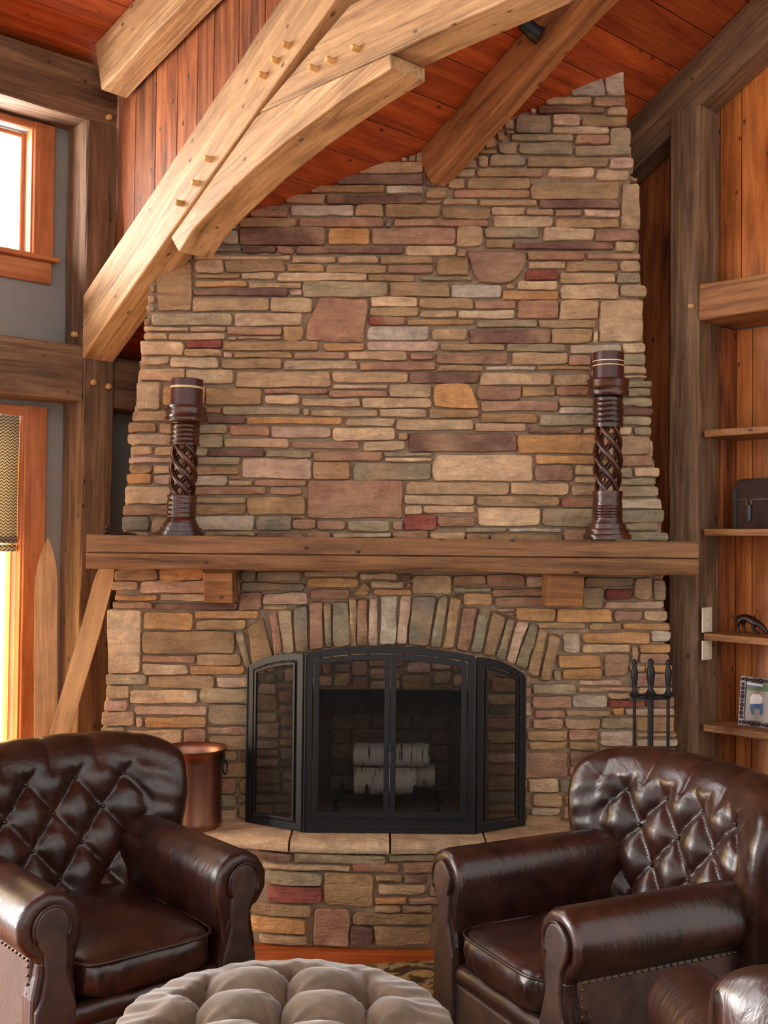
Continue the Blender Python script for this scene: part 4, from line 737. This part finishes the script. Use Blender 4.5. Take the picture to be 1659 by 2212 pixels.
# ------------------------------------------------------------------ fire screen
fs = empty('fire_screen', (0.03, 4.36, 0.406), 0, label='black three-panel arched fire screen with wire mesh and two doors', cat='fire screen')
def panel(nm, p0, p1, z0, zl, zr, crown, doors):
    p0 = Vector((p0[0], p0[1], z0)); p1 = Vector((p1[0], p1[1], z0)); L = (p1 - p0).length; m = frame(p0, p1 - p0)
    top = lambda u: (zl - z0) + (zr - zl) * (u / L) + crown * 4 * (u / L) * (1 - u / L)
    fwd, dp = 0.028, 0.011
    def ring(a, b, zb, off, w, y, name):
        us = np.linspace(a, b, 14)
        o = [(a, zb)] + [(u, top(u) - off) for u in us] + [(b, zb)]
        ui = np.linspace(a + w, b - w, 14); i_ = [(a + w, zb + w)] + [(u, top(u) - off - w) for u in ui] + [(b - w, zb + w)]
        n = len(o); vs = [(p[0], yy, p[1]) for yy in (y, y + dp) for q in (o, i_) for p in q]; fs_ = []
        for k in range(n):
            k2 = (k + 1) % n
            fs_ += [(k, k2, n + k2, n + k), (2 * n + k, 3 * n + k, 3 * n + k2, 2 * n + k2), (k, 2 * n + k, 2 * n + k2, k2), (n + k, n + k2, 3 * n + k2, 3 * n + k)]
        return MB().add(vs, fs_).build(name, 'black', fs, m, bevel=0.0015)
    def net(a, b, zb, off, y):
        us = np.linspace(a, b, 12); MB().grid([[(u, y, zb) for u in us], [(u, y, top(u) - off) for u in us]]).build('wire_mesh', 'mesh', fs, m)
    ring(0, L, 0, 0, fwd, -0.006, 'panel_frame')
    if doors:
        mid = L / 2; ring(fwd + .004, mid - .001, fwd + .03, fwd + .004, 0.022, -0.012, 'door_frame'); ring(mid + .001, L - fwd - .004, fwd + .03, fwd + .004, 0.022, -0.012, 'door_frame')
        MB().box(fwd, L - fwd, -0.004, 0.004, fwd, fwd + .029).build('bottom_rail', 'black', fs, m)
        for a, b in ((fwd + .02, mid - .015), (mid + .015, L - fwd - .02)): net(a, b, fwd + .045, fwd + .02, -0.003)
        for s_ in (-1, 1): MB().ball((mid + s_ * .010, -0.024, 0.33), 0.0055, 10).tube([(mid + s_ * .010, -0.022, .33), (mid + s_ * .010, -0.010, .33)], 0.003, 8).build('door_pull', 'black', fs, m, smooth=True)
    else:
        ring(fwd + .008, L - fwd - .008, fwd + .008, fwd + .008, 0.010, -0.010, 'inner_bead'); net(fwd, L - fwd, fwd, fwd, -0.002)
    for u in (0.0, L): MB().tube([(u, -0.006, 0.0), (u, -0.006, top(u) - .01)], 0.0045, 8).build('hinge_rod', 'black', fs, m, smooth=True)
panel('center', (-0.299, 4.355), (0.3625, 4.355), 0.408, 1.105, 1.097, 0.032, True)
panel('left', (-0.540, 4.505), (-0.307, 4.362), 0.408, 1.036, 1.100, 0.018, False)
panel('right', (0.3705, 4.362), (0.572, 4.490), 0.408, 1.092, 1.010, 0.018, False)
# logs and grate
gt = empty('fire_grate', (0.04, 4.78, 0.405), 0, label='black iron fire grate with upright prongs behind the screen', cat='grate')
for x in (-0.17, -0.06, 0.05, 0.14, 0.22):
    MB().tube([(x, 4.93, .47), (x, 4.72, .455), (x, 4.68, .462), (x, 4.665, .50), (x, 4.668, .525)], [.007, .007, .008, .009, .005], 8).build('bar', 'black', gt, smooth=True)
for y in (4.72, 4.88): MB().tube([(-.21, y, .448), (.26, y, .448)], 0.007, 8).build('cross_bar', 'black', gt, smooth=True)
for x in (-.19, .24):
    for y in (4.72, 4.88): MB().tube([(x, y, .448), (x, y, .4055)], 0.007, 8).build('leg', 'black', gt, smooth=True)
def log(x0, x1, y, z, r, lb, kn):
    rs_ = random.Random(kn); R = []
    for i in range(9): x = x0 + (x1 - x0) * i / 8; R.append([(x, y + r * (1 + rs_.uniform(-.05, .05)) * math.cos(a), z + r * (1 + rs_.uniform(-.05, .05)) * math.sin(a)) for a in np.linspace(0, 2 * math.pi, 17)[:-1]])
    g = empty('birch_log', ((x0 + x1) / 2, y, z - r), 0, label=lb, cat='log'); MB().rings(R, caps=False).build('bark', 'birch', g, smooth=True)
    for xx, s_ in ((x0, -1), (x1, 1)): MB().tube([(xx - s_ * .004, y, z), (xx + s_ * .001, y, z)], r * .97, 16).build('cut_end', 'ski', g)
log(-0.115, 0.145, 4.74, 0.525, 0.055, 'lower white birch log in the grate', 1); log(-0.120, 0.205, 4.80, 0.625, 0.05, 'upper white birch log resting on the stack', 2)
log(-0.02, 0.23, 4.855, 0.525, 0.052, 'birch log behind the lower front log in the grate', 4)
# ------------------------------------------------------------------ candle stands
def stand(x, lb, fac, prof, s0, s1, strand_r, cup, can, bands, tilt, group_r):
    e = empty('candle_stand', (x, 4.435, 1.5580), 0, label=lb, cat='candle holder'); mm = Matrix.Translation((x, 4.435, 1.5582)) @ Matrix.Rotation(tilt, 4, 'Y')
    f = lambda L: [(hw * fac, z * fac) for z, hw in L]
    MB().lathe(f(prof[0]), 36).build('stepped_base', 'carved', e, mm, smooth=True); MB().lathe(f(prof[1]), 36).build('ringed_neck', 'carved', e, mm, smooth=True)
    MB().lathe(f(cup), 36).build('candle_cup', 'carved', e, mm, smooth=True)
    for k in range(5):
        P = []
        for i in range(29):
            u = i / 28; a = 2 * math.pi * (k / 5) - 4.3 * u + 0.6; rr = group_r * (0.86 + 0.16 * math.sin(math.pi * u)); P.append((rr * math.cos(a) * fac, rr * math.sin(a) * fac, (s0 + (s1 - s0) * u) * fac))
        MB().tube(P, [strand_r * (0.9 + 0.25 * math.sin(math.pi * i / 28)) for i in range(29)], 10).build('twisted_strand', 'carved', e, mm, smooth=True)
    ca = empty('pillar_candle', (x, 4.435, 1.6), 0, label=('dark brown pillar candle with two cream bands in the right holder' if x > 0 else 'dark brown pillar candle with a cream band in the left holder'), cat='candle')
    MB().lathe(f([(can[0], 0), (can[0], can[2]), (can[1] - 4, can[2]), (can[1], can[2] - 5), (can[1] - 10, can[2] - 20), (can[1] - 14, 0)]), 36).build('wax', 'wax', ca, mm, smooth=True)
    for zb in bands: MB().lathe(f([(zb, can[2] - 2), (zb, can[2] + 1.5), (zb + 9, can[2] + 1.5), (zb + 9, can[2] - 2)]), 36).build('band', 'cream', ca, mm, smooth=True)
def ringed(z0, z1, hw, n, amp=7): return [(z0 + (z1 - z0) * i / (4 * n), hw + amp * abs(math.sin(math.pi * i / 4))) for i in range(4 * n + 1)]
F1 = 4.435 / 2400 / 4.806; F2 = 4.435 / 2400 / 5.53
stand(on_Y(1312, 1168, 4.435)[0], 'tall dark carved twisted candle stand on the right end of the mantel', F1,
      [[(0, 0), (0, 246), (48, 246), (54, 240), (55, 222), (108, 222), (112, 218), (113, 196), (160, 194), (164, 170), (190, 160)] + ringed(225, 345, 151, 4) + [(355, 155), (400, 148), (440, 153), (475, 158), (500, 158), (500, 0)],
       [(1165, 0), (1165, 155), (1205, 160), (1212, 152)] + ringed(1215, 1430, 150, 4, 9) + [(1440, 155), (1470, 150), (1490, 0)]],
      495, 1172, 0.0105, [(1480, 0), (1480, 160), (1488, 205), (1510, 216), (1545, 214), (1570, 200), (1590, 210), (1640, 214), (1655, 222), (1664, 214), (1662, 165), (1640, 0)], (1640, 1945, 160), (1800, 1846), 0.0, 124)
stand(on_Y(390, 1157, 4.435)[0], 'shorter dark carved twisted candle stand on the left end of the mantel', F2,
      [[(0, 0), (0, 280), (44, 280), (48, 272), (49, 246), (98, 244), (102, 216), (144, 212), (148, 190), (175, 184)] + ringed(200, 420, 168, 4, 9) + [(440, 175), (470, 180), (480, 172), (480, 0)],
       [(1075, 0), (1075, 178), (1100, 182), (1110, 170)] + ringed(1115, 1330, 166, 4, 11) + [(1340, 175), (1350, 0)]],
      474, 1082, 0.0105, [(1342, 0), (1342, 176), (1350, 240), (1372, 252), (1400, 250), (1425, 232), (1450, 244), (1500, 246), (1530, 238), (1545, 226), (1548, 195), (1530, 0)], (1530, 1870, 190), (1755, 1768), 0.03, 138)
tf = empty('carved_trinket', (-1.09, 4.43, 1.5565), 0, label='tiny dark red carved piece lying at the far left end of the mantel', cat='ornament')
MB().ball((-1.105, 4.43, 1.570), 0.013, 10).ball((-1.102, 4.43, 1.588), 0.008, 8).build('head', 'bronze', tf, smooth=True)
MB().tube([(-1.09, 4.43, 1.566), (-1.06, 4.43, 1.562), (-1.02, 4.43, 1.563), (-0.985, 4.43, 1.560)], [.008, .006, .005, .003], 8).build('tail', 'bronze', tf, smooth=True)
# ------------------------------------------------------------------ copper bucket
bx_, by_ = on_Y(419, 1640, 4.44)[0], 4.44; bk = empty('copper_bucket', (bx_, by_, 0.405), 0, label='tall copper kindling bucket on the hearth beside the fire screen', cat='bucket')
MB().lathe([(0.108, 0.001), (0.112, 0.006), (0.115, 0.02), (0.112, 0.03), (0.1125, 0.26), (0.118, 0.290), (0.127, 0.300), (0.131, 0.305), (0.131, 0.311), (0.124, 0.309), (0.113, 0.285), (0.107, 0.26), (0.106, 0.012), (0.001, 0.012)], 48, (bx_, by_, 0.405)).build('body', 'copper', bk, smooth=True)
for s_ in (-1, 1):
    MB().box(-0.012, 0.012, -0.004, 0.004, -0.02, 0.02).build('handle_plate', 'black', bk, Matrix.Translation((bx_ + s_ * 0.120, by_ - .012, 0.675)) @ Matrix.Rotation(math.pi / 2, 4, 'Z'), bevel=0.002)
    MB().tube([(bx_ + s_ * (0.126 + 0.006 * math.sin(a)), by_ - .012 + 0.018 * math.sin(a), 0.665 - 0.026 + 0.026 * math.cos(a)) for a in np.linspace(0, 2 * math.pi, 20)], 0.0035, 6).build('ring_handle', 'black', bk, smooth=True)
# ------------------------------------------------------------------ fireplace tools
def handle(mb, x, y, z, s=1.0):
    return mb.lathe([(0.020 * s, 0), (0.022 * s, .004), (0.014 * s, .014), (0.0085 * s, .028), (0.011 * s, .05), (0.0145 * s, .075), (0.0135 * s, .10), (0.009 * s, .118), (0.0075 * s, .122), (0.0105 * s, .130), (0.0085 * s, .140), (0.001, .146)], 16, (x, y, z))
TX = on_Y(1405, 1600, 4.40)[0]; ts = empty('fire_tool_stand', (TX, 4.40, 0.405), 0, label='black iron fire tool stand, the thick middle post of the three', cat='fire tool stand')
MB().lathe([(0.11, 0.001), (0.11, 0.008), (0.03, 0.018), (0.014, 0.03)], 24, (TX, 4.40, .405)).build('base', 'black', ts, smooth=True)
MB().tube([(TX, 4.40, .42), (TX, 4.40, .95)], 0.0115, 12).build('post', 'black', ts, smooth=True); handle(MB(), TX, 4.40, .945, 1.15).build('handle', 'black', ts, smooth=True)
MB().tube([(TX + .075 * math.cos(a), 4.40 + .05 * math.sin(a), .938) for a in np.linspace(0, 2 * math.pi, 25)], 0.0045, 6).tube([(TX - .075, 4.4, .938), (TX + .075, 4.4, .938)], 0.0045, 6).build('hanging_ring', 'black', ts, smooth=True)
for px, nm, lb in ((1370, 'poker', 'black iron fireplace tool hanging left on the stand'), (1443, 'brush', 'black iron fireplace tool hanging right on the stand')):
    x = on_Y(px, 1600, 4.40)[0]; e = empty('fire_tool', (x, 4.40, .45), 0, label=lb, cat='fire tool')
    MB().tube([(x, 4.40, .945), (x, 4.40, .50)], 0.0065, 10).build('shaft', 'black', e, smooth=True); handle(MB(), x, 4.40, .942, 0.95).build('handle', 'black', e, smooth=True)
    if nm == 'poker': MB().tube([(x, 4.4, .50), (x, 4.4, .46), (x + .02, 4.4, .45), (x + .03, 4.4, .47)], [.006, .006, .005, .002], 8).build('hook', 'black', e, smooth=True)
    else: MB().lathe([(0.006, .06), (0.02, .05), (0.026, 0.0), (0.001, 0)], 12, (x, 4.4, .44)).build('brush_head', 'black', e, smooth=True)
# ------------------------------------------------------------------ skis
def ski(name, P, up, w, lb, tip, fac=(0, -1, 0)):
    R = []; P = [Vector(p) for p in P]; n = len(P)
    for i, p in enumerate(P):
        u = i / (n - 1); d = (P[min(i + 1, n - 1)] - P[max(i - 1, 0)]).normalized(); s = d.cross(Vector(fac)).normalized(); nn = s.cross(d)
        ww = w / 2 * ((1 - max(0, (u - 1 + tip) / tip) ** 2.2) if u > 1 - tip else 1) + .0015
        R.append([tuple(p + s * a * ww + nn * b * 0.006) for a, b in ((-1, -1), (1, -1), (1, 1), (-1, 1))])
    e = empty(name, P[0], 0, label=lb, cat='ski'); m = frame(P[0], P[-1] - P[0], (0, -1, 0)); mi = m.inverted()
    MB().rings([[tuple(mi @ Vector(q)) for q in r] for r in R]).build('board', 'ski', e, m, smooth=True); return e
P = [(-1.33 - 0.105 * u, 4.48 + 0.22 * u + 0.05 * u ** 6, 0.012 + 1.527 * u) for u in np.linspace(0, 1, 40)]
ski('wooden_ski', P, 0, 0.088, 'pointed bare wooden ski standing upright beside the door casing', 0.14, (0.35, -1, 0))
P = [(-1.485 + 0.360 * u + 0.035 * max(0, u - .75) * -1, 4.42 + 0.22 * u, 0.02 + 1.47 * u - 0.00 * u) for u in np.linspace(0, 1, 40)]
s2 = ski('wooden_ski', P, 0, 0.076, 'bare wooden ski leaning diagonally against the left end of the mantel', 0.10)
bp = Vector(P[18]); MB().tube([bp + Vector((-.03, -.02, -.01)), bp + Vector((0.0, -.03, .012)), bp + Vector((.045, -.02, .02))], [.008, .014, .007], 10).build('binding', 'black', s2, smooth=True)
# ------------------------------------------------------------------ leather armchairs
def smoothstep(x): x = min(1, max(0, x)); return x * x * (3 - 2 * x)
def make_chair(loc, rz, label, nrows=96, tail=None):
    e = empty('armchair', loc, rz, label=label, cat='armchair', group='brown leather armchairs'); m = Matrix.Translation(loc) @ Matrix.Rotation(rz, 4, 'Z')
    # arms
    sec = [(-.052, .30), (-.056, .38), (-.066, .44), (-.078, .49)] + [(0.012 + .092 * math.cos(a), .522 + .090 * math.sin(a)) for a in np.linspace(math.radians(170), math.radians(-62), 22)] + [(.046, .425), (.044, .36), (.046, .30)]
    for s in (-1, 1):
        R = []
        for y, sc_, dz in ((-.012, .55, 0), (-.012, .80, 0), (-.008, .93, 0), (.004, .985, 0), (.02, 1.0, 0), (.10, 1.0, .0), (.25, 1.0, .001), (.4, 1.01, .002), (.56, 1.0, .0), (.66, .97, -.006), (.70, .9, -.012)):
            r = []
            for k_, (x, z) in enumerate(sec):
                cx_, cz_ = (0.01, .50) if z > .43 else (0.0, z); pl = 1 + (0.018 * math.cos(k_ * 2.1) if y < .03 and sc_ < 1 else 0)
                r.append((s * (.287 + cx_ + (x - cx_) * sc_ * pl), y, cz_ + (z - cz_) * sc_ * pl + dz))
            R.append(r)
        MB().rings(R).build('arm', 'leather', e, m, smooth=2)
        # scroll facing with stem and flared foot
        fc = [(0.012 + .050 * math.cos(a), .522 + .056 * math.sin(a)) for a in np.linspace(math.radians(215), math.radians(-35), 18)] + [(.034, .455), (.030, .40), (.040, .345), (.056, .31), (.058, .10), (-.058, .10), (-.058, .31), (-.046, .345), (-.030, .40), (-.032, .455)]
        MB().prism([(s * (.287 + x), z) for x, z in fc], -.024, .02).build('arm_facing', 'leather_side', e, m, bevel=0.006)
        MB().tube([(s * (.287 + x * 1.04 + .0005), -.022, .5 + (z - .5) * 1.03) for x, z in fc[:18]], 0.0045, 6).build('piping', 'leather', e, m, smooth=2)
        st = [(-.062, .34), (-.05, .40), (-.036, .44), (.046, .44), (.05, .40), (.062, .34), (.064, .09), (-.062, .09)]
        MB().prism([(s * (.287 + x), z) for x, z in st], -.014, .06).build('arm_stem', 'leather', e, m, bevel=0.012)
        # side panel
        MB().prism([(.02, .08), (.02, .44), (.60, .44), (.70, .52), (.755, .30), (.745, .08)], s * .307, s * .344, 'x').build('side_panel', 'leather_side', e, m, bevel=0.008)
        nb = MB()
        for i in range(26): nb.ball((s * .346, .03 + i * .024, .435), .0042, 6)
        for i in range(14): nb.ball((s * .346, .028, .12 + i * .023), .0042, 6)

        nb.build('nail_trim', 'brass', e, m, smooth=True, kind='stuff')
        for y in (.05, .70): MB().lathe([(.024, 0), (.03, .02), (.034, .05), (.028, .09)], 14, (s * .27, y, 0.0105)).build('foot', 'carved', e, m, smooth=True)
    MB().box(-.234, .234, .03, .70, .09, .27).build('seat_base', 'leather_side', e, m, bevel=0.01)
    MB().box(-.234, .234, -.008, .04, .09, .235).build('front_panel', 'leather_side', e, m, bevel=0.008)
    nb = MB()
    for i in range(13): nb.ball((-.222 + i * .037, -.011, .105), .0048, 6)
    nb.build('nail_trim', 'brass', e, m, smooth=True, kind='stuff')
    MB().tube([(x, .018, .262 + .0015 * math.sin(x * 40)) for x in np.linspace(-.237, .237, 24)], .034, 14).build('front_roll', 'leather', e, m, smooth=2)
    # seat cushion: stacked rounded outlines with a puffed top and crumpled edges
    G = []; n1 = 96
    for k_, z in [(.02, .292), (.5, .290), (.88, .292), (.95, .300), (.985, .315), (1.0, .335), (1.0, .355), (.995, .375), (.98, .392), (.94, .403), (.85, .412), (.70, .421), (.52, .428), (.34, .432), (.16, .434), (.02, .435)]:
        row = []
        for j in range(n1):
            a = 2 * math.pi * j / n1; pw = lambda t_, q: math.copysign(abs(t_) ** q, t_)
            x, y = .228 * pw(math.cos(a), .36) * k_, .325 * pw(math.sin(a), .36) * k_
            side = math.exp(-((k_ - 1) / .06) ** 2); wr = side * (.0045 * math.sin(x * 95 + z * 60) + .004 * math.sin(y * 80 - z * 90) + .003 * math.sin(x * 210 + 2))
            tp = (.003 * math.sin(x * 31 + y * 12) + .003 * math.sin(y * 27 - x * 9)) * (1 if z > .39 else 0)
            row.append((x * (1 + wr * 2), .30 + y + (wr if y < 0 else -wr), z + tp))
        G.append(row)
    MB().rings(G).build('seat_cushion', 'leather', e, m, smooth=2)
    MB().tube([(.226 * math.copysign(abs(math.cos(a)) ** .3, math.cos(a)), .30 + .322 * math.copysign(abs(math.sin(a)) ** .3, math.sin(a)), .395) for a in np.linspace(0, 2 * math.pi, 80)], .005, 6).build('piping', 'leather', e, m, smooth=2)
    # buttoned, barrel-curved back with a rolled top
    prof = [(.575, .36), (.585, .44), (.60, .52), (.618, .60), (.637, .68), (.655, .75), (.672, .805), (.692, .85), (.722, .885), (.76, .90), (.80, .89), (.828, .86), (.835, .825), (.82, .795), (.795, .785), (.772, .77), (.765, .70), (.755, .60), (.745, .50), (.735, .36)]
    cum = [0]
    for p, q in zip(prof, prof[1:]): cum.append(cum[-1] + math.dist(p, q))
    ns, nu = 150, 130; S = np.linspace(0, cum[-1], ns); py_ = np.interp(S, cum, [p[0] for p in prof]); pz_ = np.interp(S, cum, [p[1] for p in prof])
    pz_ = .36 + (pz_ - .36) * .91; ker = np.ones(7) / 7; sy = np.convolve(np.pad(py_, 3, 'edge'), ker, 'valid'); sz_ = np.convolve(np.pad(pz_, 3, 'edge'), ker, 'valid')
    dy, dz = np.gradient(sy), np.gradient(sz_); ln = np.hypot(dy, dz) + 1e-9; ny, nz = -dz / ln, dy / ln
    G = []; DX, DZ = .165, .225
    btn = []
    for j in range(nu + 1):
        u = -1 + 2 * j / nu; row = []; au = abs(u)
        edge = math.sqrt(max(0, 1 - max(0, (au - .80) / .20) ** 2.4)); x = .455 * u
        for i in range(ns):
            s_ = S[i]; y, z = sy[i], sz_[i]
            p_, q_ = x / DX + (s_ - .10) / DZ, x / DX - (s_ - .10) / DZ
            h = (abs(math.sin(math.pi * p_)) * abs(math.sin(math.pi * q_))) ** .5; crz = math.sin(p_ * 9 + 2 * q_ + 3 * math.sin(s_ * 23 + x * 9)) * .0022 * (1 - h)
            inzone = smoothstep((s_ - .02) / .08) * smoothstep((.50 - s_) / .07) * smoothstep((.74 - au) / .10)
            ple = (abs(math.sin(math.pi * x / DX * 1.0))) ** .5; topz = smoothstep((s_ - .42) / .06) * smoothstep((.66 - s_) / .10) * smoothstep((.80 - au) / .15)
            base_p = .030 * (1 if s_ < .80 else smoothstep((1.0 - s_) / .2))
            off = base_p + inzone * (.042 * (h - .74) + crz * 2) + topz * (.012 * (ple - .7))
            # radial pleats fading out towards the wings
            if au > .45 and s_ < .55: off += .0028 * math.sin(s_ * 78 + 6 * au) * smoothstep((au - .45) / .2) * smoothstep((.93 - au) / .15)
            if s_ > .9: off = .004
            bar = -.165 * au ** 3.0 * smoothstep((z - .30) / .5); low = -.055 * au ** 5 * smoothstep((z - .5) / .3)
            yy_ = y + ny[i] * off; zz_ = z + nz[i] * off + low; mid_y = .70 + (z - .36) * .16; mid_z = min(zz_, .78)
            yy_ = mid_y + (yy_ - mid_y) * edge; zz_ = mid_z + (zz_ - mid_z) * (0.35 + .65 * edge) if zz_ > mid_z else zz_
            row.append((x, yy_ + bar, zz_))
        G.append(row)
    mb = MB(); mb.rings(G, closed=True, caps=True); mb.build('buttoned_back', 'leather', e, m, smooth=2)
    for a_ in range(-4, 5):
        for b_ in range(-4, 9):
            if (a_ + b_) % 2: continue
            x = a_ * DX / 2; s_ = .10 + b_ * DZ / 2
            if abs(x) < .30 and .03 < s_ < .47 and b_ >= 0:
                u = x / .455; j = int((u + 1) / 2 * nu + .5); i = int(s_ / cum[-1] * (ns - 1) + .5); p = G[j][i]
                MB().ball((p[0], p[1] - .003, p[2]), .0085, 10, .8).build('button', 'leather', e, m, smooth=True)
    # outside back panel
    R = []
    for x in np.linspace(-.41, .41, 16):
        bar = -.12 * abs(x / .455) ** 3; R.append([(x, .735 + bar * .4, .09), (x, .765 + bar * .5, .36), (x, .808 + bar * .8, .73), (x, .785 + bar * .8, .73), (x, .72 + bar * .5, .36), (x, .70 + bar * .4, .09)])
    MB().rings(R).build('outside_back', 'leather_side', e, m, smooth=True); return e
make_chair((-0.645, 3.15, 0.0), math.radians(41), 'tufted brown leather armchair at the left in front of the copper bucket')
make_chair((0.335, 3.13, 0.0), math.atan2(-.899, .438), 'tufted brown leather armchair at the right, turned toward the left one')
make_chair((0.985, 2.52, 0.0), math.radians(183), 'brown leather armchair cut off at the bottom right corner')
# ------------------------------------------------------------------ tufted ottoman
ot = empty('ottoman', (-0.215, 2.55, 0.0), 0, label='round taupe velvet ottoman with deep button tufting at the bottom', cat='ottoman')
RO = 0.405; G = []; nr, na = 90, 200; oc = (-0.215, 2.55)
for i in range(nr + 1):
    row = []; q = i / nr
    for j in range(na):
        a = 2 * math.pi * j / na
        if q < .78: r = RO * .93 * q / .78; z = .452 - .030 * (q / .78) ** 3; nz_, nr_ = 1 - .5 * (q / .78) ** 4, .5 * (q / .78) ** 4
        else: w = (q - .78) / .22; r = RO * (.93 + .07 * math.sin(w * math.pi * .62)); z = .422 - .20 * w ** 1.3; nz_, nr_ = .3 * (1 - w), 1
        x, y = r * math.cos(a), r * math.sin(a); bx2, by2 = (x + 0.01) / .195, (y - .118) / .165
        g = (abs(math.sin(math.pi * bx2)) * abs(math.sin(math.pi * by2))) ** .33; seam = min(abs(math.sin(math.pi * bx2)), 1) ** .35
        inn = smoothstep((.80 * RO - r) / (.16 * RO)); d_ = .064 * (g - .70) * inn
        fx, fy = bx2 - round(bx2), by2 - round(by2); dip = math.exp(-(fx * fx * 38 + fy * fy * 27)) * inn; d_ -= .034 * dip
        wav = (1 - inn) * (.012 * (abs(math.sin(a * 7 + .6)) ** .5 - .6) + .0025 * math.sin(a * 41)) * smoothstep((1.02 - q) / .3)
        an = math.atan2(fy, fx); fold = inn * .0055 * math.sin(11 * an + 2 * math.sin(3 * an)) * math.exp(-((fx * fx + fy * fy) * 8)) * (1 - math.exp(-((fx * fx + fy * fy) * 90))); z += (d_ + wav + fold) * nz_; r2 = r + wav * nr_
        row.append((r2 * math.cos(a), r2 * math.sin(a), z))
    G.append(row)
MO = Matrix.Translation((oc[0], oc[1], 0.0)) @ Matrix.Diagonal((1, 1, 1.07, 1))
MB().grid(G, wrap=True).build('tufted_top', 'velvet', ot, MO, smooth=2)
MB().lathe([(RO * .95, .23), (RO * .955, .14), (RO * .93, .06), (.001, .06)], 60).build('skirt', 'velvet', ot, MO, smooth=True)
for a in range(5):
    for b in range(-3, 4):
        x, y = -.01 + (a - 2) * .195, .118 + (b - 1) * .165
        if math.hypot(x, y) < RO * .70: MB().ball((x, y, .392), .012, 12, .6).build('button', 'velvet', ot, MO, smooth=True)
for k in range(4):
    a = math.pi / 4 + k * math.pi / 2; MB().lathe([(.018, 0), (.025, .03), (.03, .062)], 12, (.28 * math.cos(a), .28 * math.sin(a), .0102)).build('foot', 'carved', ot, MO, smooth=True)
